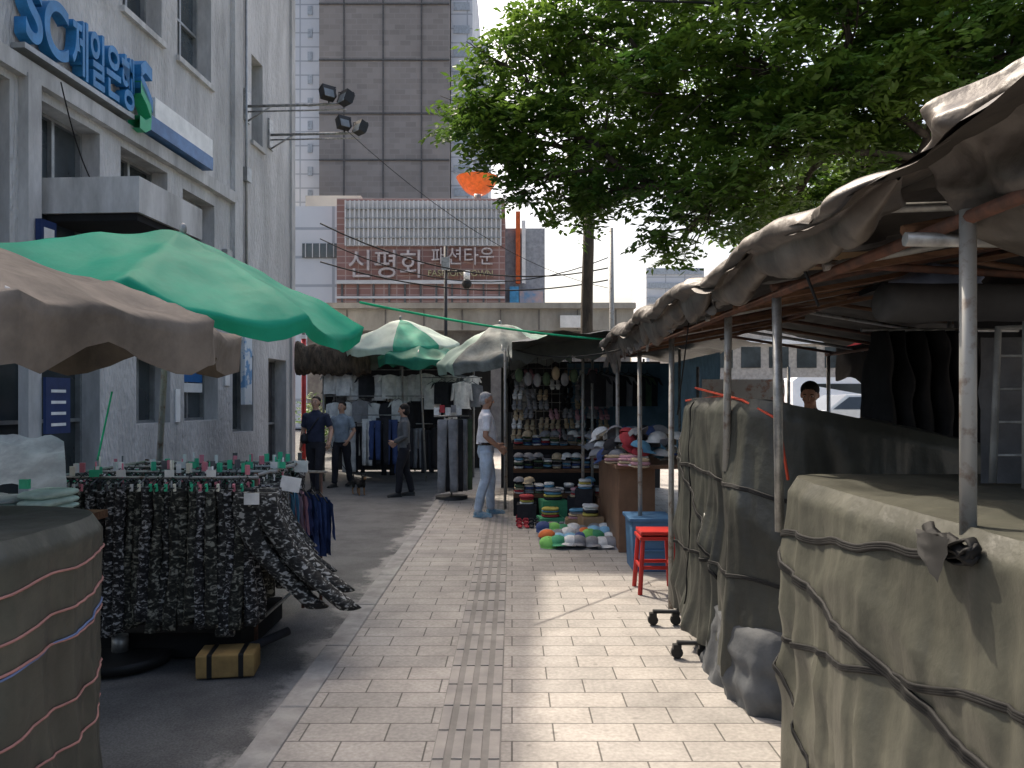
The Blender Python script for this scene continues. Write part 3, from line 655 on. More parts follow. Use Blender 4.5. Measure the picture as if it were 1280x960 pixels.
b.grid(lambda u,v:Vector((1.95+.2*math.sin(v*3.14)*math.cos(u*6.283)*(1+.4*nz(u*9,v*5)),3.5+.14*math.sin(v*3.14)*math.sin(u*6.283),2.12+.09*math.cos(v*3.14)*(1+.3*nz(u*7,v*6,2)))),24,14,bl,cu=True); b.obj('plastic_bag')
b=MB()
cardm=M('cardboard',(.36,.25,.15),c2=(.27,.18,.1),scale=3)
for i in range(7): b.box((1.6+i*.33,4.6+R.uniform(-1.2,1.2),2.25+R.uniform(-.01,.01)),(.5,.35,.03),[cardm,wood,dark][i%3],rz=R.uniform(-.5,.5),ry=-.1)
b.obj('cardboard_sheets')
b=MB()
coat=cloth('black_coat',(.012,.012,.013))
for k in range(6):
    x0=2.1+k*.10; s_=k*3.1
    b.grid(lambda u,v,x0=x0,s_=s_:Vector((x0+.06*math.cos(u*6.283)*(.6+.6*v)+.04*nz(v*4,u*4,s_),4.4+.06*nz(s_,1)+.2*math.sin(u*6.283)*(.5+.5*v**.6),1.99-(.78+.1*nz(s_,4))*v)),18,14,coat,cu=True,capv=True)
b.tube([(2.0,4.4,2.0),(2.9,4.4,2.0)],.012,steel,6); b.obj('hanging_coats')
b=MB()
b.grid(lambda u,v:Vector((3.05+1.6*u,5.3+.08*nz(u*7,v*2),2.2-2.15*v)),24,10,cloth('interior_shade',(.03,.03,.032)))  # near-black sheet added so the stall interior looks shaded
b.tube([(3.0,5.3,2.22),(4.7,5.3,2.22)],.015,steel,6); b.tube([(3.02,5.3,0),(3.02,5.3,2.22)],.015,steel,6); b.tube([(4.68,5.3,0),(4.68,5.3,2.22)],.015,steel,6); b.obj('interior_shade_sheet')
b=MB(); fw=M('frame_grey',(.26,.27,.26),rough=.5,c2=(.16,.16,.155),scale=8)
for k,y in enumerate((2.6,2.78)):
    b.tube([(1.74,y,1.30),(1.74+.02*k,y,1.86),(2.25,y,1.88),(2.25,y,1.30)],.013,fw,6)
    for q in range(4): b.tube([(1.75,y,1.4+q*.12),(2.25,y,1.4+q*.12)],.006,steel,6)
b.grid(lambda u,v:Vector((1.80+.5*u,2.95+.03*nz(u*6,v*4),1.84-.56*v)),12,8,cloth('grey_cover_cloth',(.11,.11,.115)))
b.obj('wire_display_rack')
b=MB(); bw=M('banner_white',(.5,.5,.48),c2=(.35,.2,.15),scale=6,fac=(.4,.5))
b.grid(lambda u,v:Vector((2.3+u*1.0,9.3+.03*nz(u*5,v*3),1.55+v*.3)),16,5,bw); b.tube([(2.25,9.3,0),(2.25,9.3,2.0)],.02,steel,6); b.tube([(3.35,9.3,0),(3.35,9.3,2.0)],.02,steel,6); b.obj('banner_sign')
# ---------------- clothing helpers
def shirt(m,p,w,h,yaw,mat,long=False):
    p=Vector(p); ca,sa=math.cos(yaw),math.sin(yaw); s=R.random()*20
    def T(x,z,o): return p+Vector((x*ca-o*sa,x*sa+o*ca,z))
    for sg in(-1,1):
        m.grid(lambda u,v:T((u-.5)*w*(1-.12*(v<.08)),-h*v-(abs(u-.5)*.12*h*(1-v)),sg*(.02+.03*math.sin(u*math.pi))+.025*nz(u*6,v*2,s)),9,8,mat)
        for e in(-1,1):
            LL=.62*h if long else .24*h
            m.grid(lambda u,v:T(e*(w*.43+(v*w*(.16 if long else .22))+(u)*w*.17*(1-.3*v)),-.06*h-v*LL-(u*.02),sg*.022+.015*nz(u*3,v*4,s)),3,6,mat)
    m.tube([T(-w*.4,-.04,0),T(0,.04,0),T(w*.4,-.04,0)],.006,black,5); m.tube([T(0,.04,0),T(0,.1,0)],.004,black,5)
def trousers(m,p,w,h,yaw,mat):
    p=Vector(p); ca,sa=math.cos(yaw),math.sin(yaw); s=R.random()*20
    def T(x,z,o): return p+Vector((x*ca-o*sa,x*sa+o*ca,z))
    for e in(-1,1):
        def f(u,v):
            a=u*6.283; r=w*.25*(1-.25*v)*(1+.12*nz(v*6,a,s)); cx=e*w*(.24+.06*v)
            return T(cx+math.cos(a)*r,-h*v,math.sin(a)*r*.45+.01*nz(v*4,s))
        m.grid(f,10,10,mat,cu=True,capv=True)
    m.tube([T(-w*.45,.0,0),T(w*.45,.0,0)],.012,mat,6)
def cap(m,p,r,yaw,mat,tilt=0):
    p=Vector(p); Rm=Matrix.Rotation(yaw,3,'Z')@Matrix.Rotation(tilt,3,'X')
    m.grid(lambda u,v:p+Rm@Vector((math.cos(u*6.283)*r*math.cos(v*1.5),math.sin(u*6.283)*r*1.1*math.cos(v*1.5),r*.8*math.sin(v*1.5))),14,6,mat,cu=True)
    m.grid(lambda u,v:p+Rm@Vector((math.sin((u-.5)*2.4)*r*(1+.0*v),math.cos((u-.5)*2.4)*r*(1.05+.75*v*math.cos((u-.5)*2.2)),-.02*v-.03*abs(u-.5)*v)),10,3,mat)
def slippers(m,p,yaw,mat,up=0):
    p=Vector(p); Rm=Matrix.Rotation(yaw,3,'Z')@Matrix.Rotation(up,3,'X')
    for e in(-.045,.045):
        P=[p+Rm@Vector((e,-.11+.22*i/5,.012)) for i in range(6)]; m.tube(P,[.022,.032,.028,.034,.040,.026],mat,8,flat=.3)
        m.tube([p+Rm@Vector((e-.036,.03,.01)),p+Rm@Vector((e-.02,.04,.05)),p+Rm@Vector((e+.02,.04,.05)),p+Rm@Vector((e+.036,.03,.01))],.014,mat,6)
def folded(m,p,w,d,n,mats,yaw=0,t=.03):
    z=p[2]
    for i in range(n):
        tt=t*R.uniform(.7,1.3); s=R.random()*9; ya=yaw+R.uniform(-.1,.1); c=Vector((p[0],p[1],z+tt/2)); Rm=Matrix.Rotation(ya,3,'Z'); mt=R.choice(mats)
        ww=w*R.uniform(.9,1.05); dd=d*R.uniform(.9,1.05)
        def f(u,v):
            a=u*6.283; k=(abs(math.cos(a))**5+abs(math.sin(a))**5)**(-.2); hf=math.sin((v-.5)*math.pi); q=math.cos((v-.5)*math.pi)**.35 if 0<v<1 else 0
            return c+Rm@Vector((math.cos(a)*k*ww/2*q,math.sin(a)*k*dd/2*q,hf*tt*.55+.006*nz(a*2,q*2,s)))
        m.grid(f,16,6,mt,cu=True); z+=tt
pal=[cloth('c_%d'%i,c,rough=.85) for i,c in enumerate([(.7,.7,.68),(.03,.03,.035),(.4,.05,.06),(.05,.08,.2),(.25,.25,.26),(.45,.36,.24),(.08,.12,.07),(.5,.28,.32),(.12,.3,.45),(.015,.015,.018),(.5,.42,.1),(.07,.3,.15)])]
Wc,Bk,Rd,Nv,Gy,Tn,Ol,Pk,Bl,Bk2,Yl,Gn=pal
# ---------------- LEFT CAMO RACK
def camo(name,cols,scale):
    m=bpy.data.materials.new(name); m.use_nodes=True; nt=m.node_tree;N=nt.nodes;L=nt.links;b=N['Principled BSDF']; b.inputs['Roughness'].default_value=.9
    tc=N.new('ShaderNodeTexCoord'); mp=N.new('ShaderNodeMapping'); mp.inputs['Scale'].default_value=(1,1,1.7); L.new(tc.outputs['Object'],mp.inputs[0])
    n=N.new('ShaderNodeTexNoise'); n.inputs['Scale'].default_value=scale; n.inputs['Detail'].default_value=2.5; n.inputs['Distortion'].default_value=.8; L.new(mp.outputs[0],n.inputs['Vector'])
    r=N.new('ShaderNodeValToRGB'); r.color_ramp.interpolation='CONSTANT'; L.new(n.outputs['Fac'],r.inputs[0])
    e=r.color_ramp.elements; e[0].position=0; e[0].color=(*cols[0],1); e[1].position=.46; e[1].color=(*cols[1],1)
    x=e.new(.53); x.color=(*cols[2],1); x=e.new(.59); x.color=(*cols[3],1)
    L.new(r.outputs[0],b.inputs['Base Color'])
    n2=N.new('ShaderNodeTexNoise'); n2.inputs['Scale'].default_value=14; L.new(tc.outputs['Object'],n2.inputs['Vector'])
    bp=N.new('ShaderNodeBump'); bp.inputs['Strength'].default_value=.6; bp.inputs['Distance'].default_value=.02; L.new(n2.outputs['Fac'],bp.inputs['Height']); L.new(bp.outputs[0],b.inputs['Normal'])
    return m
cm=[camo('camo_dark',((.009,.009,.009),(.022,.023,.021),(.075,.075,.07),(.33,.33,.31)),27),camo('camo_grey',((.008,.008,.009),(.024,.024,.025),(.09,.09,.09),(.38,.38,.38)),32),camo('camo_green',((.009,.010,.008),(.026,.028,.022),(.07,.07,.058),(.24,.24,.2)),25)]
b=MB()
def pant(x,y,zt,L_,mat,depth=.17,th=.034,lean=(0,0),yaw=0):
    s=R.random()*50; ca,sa=math.cos(yaw),math.sin(yaw)
    for e in(-1,1):
        def f(u,v):
            a=u*6.283; g_=1+.25*nz(v*5,a*.8,s+e)
            lx=math.cos(a)*th*g_*(.8+.4*v)+.02*nz(v*3,s,e); ly=e*depth*.27*(1+.5*v)+math.sin(a)*depth*.28*g_
            px=lean[0]*v*v; py=lean[1]*v*v
            return Vector((x+lx*ca-ly*sa+px,y+lx*sa+ly*ca+py,zt-L_*v))
        b.grid(f,10,14,mat,cu=True,capv=True)
rail=[4.85,5.25,5.65,6.05]
for ri,y in enumerate(rail):
    k=22 if ri==0 else 15
    for i in range(k):
        x=-2.85+i*(1.26/k)+R.uniform(-.012,.012)
        pant(x,y+R.uniform(-.03,.03),1.05+R.uniform(-.015,.015),R.uniform(.80,.9) if ri==0 else .8,R.choice(cm),th=.037,lean=(R.uniform(-.02,.03),-.03))
    b.tube([(-2.9,y,1.11),(-1.6,y,1.11)],.010,greypole,8)
for i in range(14):
    y=4.72+i*.08
    pant(-1.58-.02*i,y,1.03+R.uniform(-.02,.02),R.uniform(.60,.72)-.012*i,R.choice(cm[:2]),depth=.26,th=.05,yaw=math.pi/2*.9,lean=(.48-.032*i+R.uniform(-.02,.02),-.04+.015*i))
for z in (.15,1.11):
    b.tube([(-1.66,4.95,z),(-1.66,6.1,z)],.012,greypole,8); b.tube([(-2.9,4.8,z),(-2.9,6.1,z)],.012,greypole,8)
for x,y in((-2.9,4.8),(-1.66,4.98),(-2.9,6.1),(-1.66,6.1)): b.tube([(x,y,-.05),(x,y,1.13)],.014,rust,8)
b.obj('camouflage_trousers_rack')
clipm=[M('clip%d'%i,c,rough=.4) for i,c in enumerate([(.7,.7,.68),(.05,.45,.25),(.6,.2,.25),(.1,.1,.11),(.75,.72,.6)])]
b=MB()
for ri,y in enumerate([4.83,4.95,5.05,5.25,5.45,5.65,5.85,6.05]):
    for i in range(24):
        x=-2.86+i*.052+R.uniform(-.01,.01); hz=1.11+R.uniform(.0,.03)
        b.tube([(x,y-.12,1.055),(x,y,hz-.01),(x,y+.12,1.055)],.005,R.choice([black,clipm[3],black,Bk]),4)
        for e in(-.1,.1): b.box((x,y+e,1.06),(.012,.02,.045),R.choice(clipm+[black,black]),rx=R.uniform(-.3,.3))
        if R.random()<.2: b.box((x,y,hz+.035),(.02,.03,.06),R.choice(clipm),rz=R.random()*3)
for i in range(12):
    x=-2.8+i*.11+R.uniform(-.05,.05); y=R.choice([4.83,5.05,5.45]); b.tube([(x,y,1.11),(x,y,1.18+R.random()*.06)],.006,R.choice(clipm),5)
    b.box((x,y-.02,1.14),(.06,.004,.045),R.choice([clipm[0],clipm[1],clipm[0]]),rz=R.uniform(-.5,.5))
b.obj('clothes_hangers')
b=MB()
for i,mt in enumerate([Pk,Bl,Wc,Bl,Pk,Nv,Nv,Nv]):
    shirt(b,(-1.86+.045*i,5.55+.09*i,1.03-.03*i),.26,.46,-.75,mt,True)
b.tube([(-2.0,5.5,1.1),(-1.55,6.4,1.0)],.012,greypole,6); b.tube([(-1.58,6.35,-.08),(-1.58,6.35,1.0)],.014,rust,6); b.obj('hanging_jackets')
b=MB()
b.box((-1.50,5.2,1.03),(.13,.006,.10),clipm[0],rz=.3,ry=.2); b.box((-1.62,5.9,1.09),(.11,.006,.09),clipm[0],rz=-.2); b.box((-1.58,4.66,1.0),(.09,.006,.07),clipm[0],rz=.1); b.obj('price_tags')
b=MB(); yb=M('yellow_block',(.42,.27,.10),c2=(.26,.17,.07),scale=5)
b.box((-1.74,4.72,.0),(.34,.22,.14),yb,rz=.15)
for e in(-.09,.09): b.box((-1.74+e,4.72+e*.15,.0),(.035,.228,.148),black,rz=.15)
b.tube([(-1.98,4.8,-.06),(-1.6,4.85,.06),(-1.45,5.0,.1)],.03,Bk,8)
b.obj('weight_block',bevel=.01)
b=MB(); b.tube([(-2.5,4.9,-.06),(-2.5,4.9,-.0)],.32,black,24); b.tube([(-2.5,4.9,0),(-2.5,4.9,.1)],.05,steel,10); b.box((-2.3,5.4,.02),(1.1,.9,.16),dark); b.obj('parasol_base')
mint=cloth('mint_cloth',(.45,.58,.53)); pales=cloth('pale_sheet',(.33,.37,.39),bump=.8,bscale=5)
b=MB()
for i in range(4): folded(b,(-3.15+i*.20,4.2+.03*(i%2),.95),.21,.34,R.randint(4,5),[mint,mint,pales],t=.035)
b.grid(lambda u,v:Vector((-3.6+1.05*u-.25*v*u,4.40+.4*v,1.10+.36*v-.12*u*v+.05*nz(u*5,v*5))),20,14,pales)
b.bx(-3.8,-2.42,3.95,4.6,.90,.945,wood)
for x in(-3.7,-2.5):
    for y in(4.0,4.5): b.tube([(x,y,-.08),(x,y,.90)],.02,rust,6)
b.box((-2.75,4.0,1.14),(.1,.01,.08),clipm[0]); b.box((-2.55,4.02,1.16),(.05,.02,.05),clipm[1]); b.obj('clothing_display_table')
b=MB(); rp=M('red_plastic',(.42,.03,.025),rough=.35)
b.box((1.2,6.45,.46),(.3,.3,.03),rp); b.box((1.2,6.45,.50),(.28,.28,.03),rp)
for dx in(-1,1):
    for dy in(-1,1): b.tube([(1.2+dx*.15,6.45+dy*.15,0),(1.2+dx*.12,6.45+dy*.12,.46)],[.022,.02],rp,6)
    b.box((1.2+dx*.135,6.45,.22),(.02,.26,.03),rp); b.box((1.2,6.45+dx*.135,.22),(.26,.02,.03),rp)
b.obj('red_plastic_stool',bevel=.006)
b=MB(); bb2=M('blue_plastic',(.06,.15,.28),rough=.5)
b.box((1.30,7.35,.24),(.34,.4,.48),bb2,taper=1.1); b.box((1.30,7.35,.485),(.42,.48,.03),bb2)
for i in range(4): b.box((1.30,7.13,.1+i*.1),(.3,.012,.02),bb2)
b.obj('blue_crate',bevel=.008)
b=MB(); tb=M('brown_table',(.25,.14,.085),c2=(.18,.10,.06),scale=4,rough=.6)
b.bx(1.12,1.5,8.05,8.09,0,.88,tb); b.bx(1.12,1.15,8.1,9.9,.02,.88,tb); b.bx(1.08,2.3,8.0,10.0,.88,.92,tb); b.obj('brown_counter',bevel=.005)
b=MB()
for i in range(64):
    cap(b,(R.uniform(1.0,1.8),R.uniform(8.1,9.9),.95+R.random()*.28),.1,R.random()*6.28,R.choice([Wc,Gy,Rd,Bk,Bl,Ol,Tn,Gy,Wc,Gy,Bk,Nv]),tilt=R.uniform(-.8,.8))
for i in range(7): folded(b,(1.05+R.random()*.3,7.75+.1*i,.92),.2,.16,3,[Tn,Wc,Pk])
b.obj('baseball_caps_display')
b=MB()
og=M('orange_cloth',(.6,.15,.04)); lb=M('lightblue_cloth',(.25,.48,.66)); lg=M('lime_cloth',(.2,.5,.12))
cc=[lg,lb,og,Wc,Gy,Gn,Nv,lb,Gy,Gy,Wc]
for i in range(28):
    x=.40+(i%7)*.115+R.uniform(-.03,.03); y=8.35+(i//7)*.26
    cap(b,(x,y,.03+R.random()*.05),.10,R.uniform(2.4,3.9),cc[(i*5)%11],tilt=R.uniform(-.3,.3))
b.face([(.3,8.2,.003),(1.1,8.2,.003),(1.1,9.5,.003),(.3,9.5,.003)],Gy)
b.obj('sun_hats_on_ground')
# ---------------- FAR STALLS
shadem=M('stall_shade_sheet',(.035,.035,.037),bump=.4,bscale=6); meshm=M('blue_sheet',(.12,.2,.26),trans=.25,bump=.3,bscale=8)  # near-black back sheets stand in for the shade inside the stalls
b=MB()
for x in(-3.9,-2.3,-.8):
    for y in(15.9,18.2): b.tube([(x,y,-.08),(x,y,2.55)],.025,greypole,8)
b.grid(lambda u,v:Vector((-4.1+3.6*u,18.1+.05*nz(u*8,v*2),-.05+2.6*v)),30,8,shadem)
b.grid(lambda u,v:Vector((-4.4+4.2*u,15.5+2.9*v,2.55+.2*v+.08*nz(u*9,v*5,2))),36,12,tarpD)
def gath(u,v):
    x=-4.35+1.5*v; a=u*6.283; g_=1+.4*nz(x*5,a,3)+.3*cre(x*9,a,5)
    return Vector((x,15.5+.14*math.cos(a)*g_,2.42+.26*math.sin(a)*g_))
thm=M('thatch_tarp',(.13,.095,.065),c2=(.05,.04,.03),scale=9,stretch=(2,2,.5),bump=.8,bscale=25,bdist=.03)
b.grid(gath,20,60,thm,cu=True,capv=True)
b.grid(lambda u,v:Vector((-4.35+4.1*u,15.45+.04*nz(u*9,v*2),2.56-.28*v*(1+.8*nz(u*12,3)))),60,4,tarpD)
def row(y,z,xs,kinds,mats=None):
    b.tube([(xs[0]-.2,y,z+.1),(xs[-1]+.2,y,z+.1)],.012,steel,6)
    for x in xs:
        k=R.choice(kinds)
        if k=='s': shirt(b,(x,y+R.uniform(-.1,.1),z+R.uniform(-.04,.04)),R.uniform(.28,.38),R.uniform(.42,.56),R.uniform(-.6,.6),R.choice(mats or [Bk,Bk2,Wc,Gy,Bk2,Wc,Wc,Bk,Bk2]),R.random()<.5)
        else: trousers(b,(x,y+R.uniform(-.1,.1),z+R.uniform(-.05,.05)),R.uniform(.24,.32),R.uniform(.7,.95),R.uniform(-.6,.6),R.choice([Bk,Gy,Wc,Bk2,Tn,Nv,Bk,Wc]))
row(15.75,2.12,[-3.7+i*.24 for i in range(13)],['s'])
row(15.6,1.58,[-3.6+i*.26 for i in range(11)],['s'])
row(15.55,1.02,[-3.3+i*.2 for i in range(12)],['t'])
row(16.3,1.9,[-3.8+i*.2 for i in range(15)],['s'])
row(16.6,1.3,[-3.8+i*.2 for i in range(15)],['t'])
row(15.4,1.95,[-1.6+i*.2 for i in range(5)],['s'])
row(15.3,1.2,[-2.9+i*.16 for i in range(4)],['t'])
b.obj('clothing_stall')
b=MB()
for i in range(4): trousers(b,(-1.02+i*.07,12.2+.12*i,1.28),.34,1.15,.2,[Gy,Bk,Gy,Ol][i])
b.tube([(-1.25,12.3,1.34),(-.7,12.5,1.34)],.015,steel,6); b.tube([(-.98,12.45,0),(-.98,12.45,1.34)],.018,steel,6); b.tube([(-.98,12.45,-.08),(-.98,12.45,.05)],.26,black,20)
for i in range(5): b.box((-1.2+i*.09,12.2,1.42+.04*(i%2)),(.08,.01,.12),[Wc,Rd,Wc,Gy,Wc][i],rz=.2)
b.obj('trousers_display_stand')
b=MB()
for x,y in((-.1,11.2),(1.15,11.0),(2.4,11.0),(-.1,14),(2.4,14),(.95,10.3)): b.tube([(x,y,0),(x,y,2.35)],.02,greypole,8)
b.grid(lambda u,v:Vector((-.2+2.9*u,14.0+.05*nz(u*8,v*3),0+2.3*v)),24,8,shadem)
b.grid(lambda u,v:Vector((2.6+.04*nz(u*6,v*3),9.6+4.4*u,.6+1.6*v)),20,8,meshm)
b.grid(lambda u,v:Vector((.9+1.7*u,12.6+.05*nz(u*8,v*3),.9+1.3*v)),20,8,meshm)
b.grid(lambda u,v:Vector((.0+3.0*u,9.0+5.2*v,2.28+.28*u*(1-u)*2+.08*nz(u*8,v*8,4))),30,30,tarpD)
b.grid(lambda u,v:Vector((.0+1.2*u+.02*nz(v*5,u*9),10.4-1.2*u,2.34-.22*v*(1+.6*nz(u*9,2)))),24,5,tarpD)
b.grid(lambda u,v:Vector((-.05+.03*nz(u*9,v*3),10.4+3.6*u,2.34-.3*v*(1+.6*nz(u*9,5)))),30,5,tarpD)
for k,(ya,zt) in enumerate([(10.6,.3),(11.1,.6),(11.7,.9)]):
    b.bx(.02,1.6,ya,ya+.48,zt-.05,zt,wood); b.bx(.02,1.6,ya+.005,ya+.03,.0,zt-.052,dark)
    for i in range(11):
        folded(b,(.1+i*.14,ya+.15+R.uniform(0,.1),zt),.14,.26,R.randint(2,6),[Bk,Gy,Gy,Wc,Tn,Nv,Wc,Bk2,Ol,Bl,Rd])
        if R.random()<.5: cap(b,(.1+i*.14,ya+.1,zt+.17),.08,R.random()*6,R.choice([Wc,Gy,Tn,Gy,Bl]))
for r_ in range(7):
    for i in range(8): 
        if R.random()<.85: slippers(b,(.10+i*.20+R.uniform(-.03,.03),12.42,1.05+r_*.16+R.uniform(-.02,.02)),R.uniform(-.3,.3)+math.pi,R.choice([Gy,Wc,Tn,Tn,Pk,Gy,Bk2,Tn]),up=-.9)
for i in range(13): b.tube([(0+i*.13,12.55,.9),(0+i*.13,12.55,2.2)],.005,steel,4)
for i in range(9): b.tube([(0,12.55,1.0+i*.14),(1.6,12.55,1.0+i*.14)],.005,steel,4)
for i in range(9): shirt(b,(1.25+.12*i,11.6+.12*i,2.0),.34,.5,R.uniform(-.5,.5),R.choice([Bk,Bk2,Gy,Nv,Bk,Ol]))
for i in range(8): shirt(b,(.0+.05*i,12.6+.15*i,2.0),.38,.6,1.3,R.choice([Bk,Wc,Gy]))
for i in range(9):
    x=.1+i*.13; z=2.08-R.random()*.1; b.tube([(x,10.9,2.25),(x,10.9,z)],.003,black,4); b.ell((x,10.9,z-.1),(.06,.03,.1),R.choice([Bk,Gy,Tn,Bk,Ol]),8,6)
for i in range(6): b.box((1.3+.17*i,10.4+.1*(i%3),.95+.12*(i%2)),(.2,.24,.16),[cardm,Wc,cardm,Gy,Tn,cardm][i],rz=R.uniform(-.4,.4))
b.obj('shoe_market_stall')
b=MB()
for i,(x,y,w,h,mt) in enumerate([(.55,10.35,.32,.26,Gn),(.9,10.3,.3,.3,Bk),(.2,10.4,.25,.2,Bk),(1.25,9.9,.3,.35,tb),(.85,9.6,.35,.12,cardm),(.5,10.0,.3,.08,Gn),(.95,10.0,.22,.45,Bk),(.95,9.3,.24,.2,cardm)]):
    b.box((x,y,h/2),(w,.3,h),mt,rz=R.uniform(-.2,.2),taper=1.05)
    folded(b,(x,y,h),w*.8,.22,4,[Wc,Rd,Gy,Bk,Pk,Tn,Yl,Bl])
for i in range(12): slippers(b,(.14+(i%5)*.15,9.65+.3*(i//5),.005),R.uniform(-.2,.2),[Rd,Bk,Pk,Gy,Wc][i%5])
b.obj('merchandise_boxes')
b=MB(); wire(b,(1.15,5.0,2.1),(1.12,5.2,1.5),0,.005,strap); wire(b,(1.1,7.4,2.1),(.0,10.5,2.3),.1,.008); wire(b,(1.1,2.9,2.1),(1.15,2.88,1.95),0,.006,strap); b.obj('stall_cords')
b=MB()
for k in range(4):
    P=[Vector((1.13+.02*nz(i*.3,k),1.98+.10*math.sin(i*.45+k),1.27-.05*abs(math.cos(i*.4+k*2))-.010*k+.02*nz(i*.4,k,3))) for i in range(12)]
    b.tube(P,.017,strap,6,flat=.3)
def fl(u,v): return Vector((1.10-.03*v+.01*nz(u*4,v*4),1.93+.16*u*(1-.4*v),1.25-.11*v*(1-.5*u)+.01*nz(u*6,v)))
b.grid(fl,6,6,strap)
b.obj('strap_knot')
# ---------------- PEOPLE
def person(name,loc,yaw,H,C,pose,extra=None,seed=0,female=False):
    k=H/1.7; groups={}
    def G(mn):
        if mn not in groups: groups[mn]=MB()
        return groups[mn]
    T=Matrix.Translation(Vector(loc))@Matrix.Rotation(yaw,4,'Z')@Matrix.Scale(k,4)
    dm=bpy.data.materials.new('tmp') if 'tmp' not in bpy.data.materials else bpy.data.materials['tmp']
    def V(*a): return Vector(a)
    lean=pose.get('lean',0)
    def ring(gn,rs):
        def f(u,v):
            i=v*(len(rs)-1); j=min(int(i),len(rs)-2); t=i-j; a=[rs[j][q]*(1-t)+rs[j+1][q]*t for q in range(5)]
            an=u*6.283185; return V(a[0]+a[3]*math.cos(an),a[1]+a[4]*math.sin(an)+lean*max(0,a[2]-.95),a[2])
        G(gn).grid(f,20,(len(rs)-1)*2,dm,cu=True,capv=True)
    def L(p): return V(p[0],p[1]+lean*max(0,p[2]-.95),p[2])
    def tb(gn,pts,rr,n=12): 
        P=[V(*p) for p in pts]; d0=(P[0]-P[1]).normalized(); d1=(P[-1]-P[-2]).normalized()
        P2=[P[0]+d0*rr[0]*.6]+P+[P[-1]+d1*rr[-1]*.6]; r2=[rr[0]*.45]+list(rr)+[rr[-1]*.45]
        G(gn).tube(P2,r2,dm,n)
    sw=.175 if female else .195
    ring('leg',[(0,0,.80,.13,.10),(0,-.005,.88,.158,.118),(0,0,.98,.15,.11),(0,.005,1.03,.145,.10)])
    for sg,nm in((-1,'L'),(1,'R')):
        fx,fy=pose.get('foot'+nm,(sg*.11,0)); lift=pose.get('lift'+nm,0)
        hip=V(sg*.085,0,.88); an=V(fx,fy-.02,.10+lift); kn=hip.lerp(an,.5)+V(sg*.005,.04+pose.get('knee'+nm,0),.02)
        tb('leg',[hip,hip.lerp(kn,.5)+V(sg*.008,.0,0),kn,kn.lerp(an,.5)+V(0,-.012,0),an+V(0,0,.0)],[.098,.09,.072,.066,.06])
        yw=pose.get('toe'+nm,sg*.15); dx,dy=math.sin(yw),math.cos(yw)
        a0=an+V(0,0,-.03)
        tb('shoe',[a0+V(-dx*.04,-dy*.04,-.02),a0+V(dx*.05,dy*.05,-.03),a0+V(dx*.13,dy*.13,-.045),a0+V(dx*.19,dy*.19,-.05)],[.04,.042,.04,.03])
        G('shoe').box(a0+V(dx*.07,dy*.07,-.062),(.085,.27,.025),dm,rz=-yw)
    belly=pose.get('belly',.0)
    ring('top',[(0,0,pose.get('hem',.93),.160,.122+belly),(0,.01,1.0,.155,.115+belly),(0,.012,1.10,.158 if not female else .14,.112+belly),(0,.01,1.24,.175 if not female else .155,.118),(0,0,1.34,.185 if not female else .165,.108),(0,-.005,1.40,.15,.085),(0,-.005,1.44,.085,.065),(0,.0,1.465,.062,.06)])
    tb('skin',[L((0,-.005,1.42)),L((0,.005,1.50)),L((0,.012,1.56))],[.058,.053,.05])
    long=C.get('long',False)
    for sg,nm in((-1,'L'),(1,'R')):
        S=L((sg*(sw-.02),-.005,1.375)); E=V(*pose.get('elb'+nm,(sg*.25,-.03,1.10))); Wr=V(*pose.get('wr'+nm,(sg*.26,.04,.86)))
        mid=S.lerp(E,.68)
        if long:
            tb('top',[S,S.lerp(E,.5),E,E.lerp(Wr,.5),Wr.lerp(E,.06)],[.066,.058,.052,.047,.042])
            tb('skin',[E.lerp(Wr,.9),Wr],[.028,.026],8)
        else:
            tb('top',[S,S.lerp(E,.4),mid],[.068,.062,.062])
            tb('skin',[S.lerp(E,.5),E,E.lerp(Wr,.35),Wr],[.045,.040,.040,.027],10)
        d=(Wr-E).normalized(); side=V(-sg,0,0); side=(side-d*side.dot(d)).normalized(); nrm=side
        lat=d.cross(nrm).normalized()
        if lat.y<0: lat=-lat
        tb('skin',[Wr+d*.01,Wr+d*.03],[.026,.03],8)
        for q in range(4):
            o_=lat*(.028-.0187*q); tb('skin',[Wr+d*.02+o_*.7,Wr+d*.085+o_],[.014,.0125],8)
            ln=[.075,.083,.077,.06][q]; cr=pose.get('curl',.5)
            a=Wr+d*.088+o_*1.12; m1=a+(d*math.cos(cr*.5)+nrm*math.sin(cr*.5))*ln*.45; m2=m1+(d*math.cos(cr*1.3)+nrm*math.sin(cr*1.3))*ln*.32; m3=m2+(d*math.cos(cr*2.0)+nrm*math.sin(cr*2.0))*ln*.25
            tb('skin',[a,m1,m2,m3],[.0095,.009,.0085,.0075],8)
        th=Wr+d*.03+lat*.022; td=(d*.7+lat*.6+nrm*.35).normalized()
        tb('skin',[th,th+td*.035,th+td*.06+d*.01,th+td*.07+d*.025],[.014,.0115,.010,.0085],8)
    hy=pose.get('head',0); hp=pose.get('nod',0); piv=L((0,.0,1.53))
    HM=Matrix.Translation(piv)@Matrix.Rotation(hy,4,'Z')@Matrix.Rotation(-hp,4,'X')
    def h(x,y,z): return HM@V(x,y,z-1.53)
    def hell(gn,c,r,nn=16,kk=10):
        g0=MB(); g0.ell(c,r,dm,nn,kk); g0.v=[tuple(h(*p)) for p in g0.v]
        gg_=G(gn); i0=len(gg_.v); gg_.mi(dm); gg_.v+=g0.v; gg_.f+=[tuple(i0+q for q in f) for f in g0.f]; gg_.m+=g0.m; gg_.s+=g0.s
    hell('skin',(0,0,1.612),(.072,.088,.085)); hell('skin',(0,.028,1.552),(.054,.056,.056)); hell('skin',(0,.05,1.525),(.03,.03,.024),10,6)
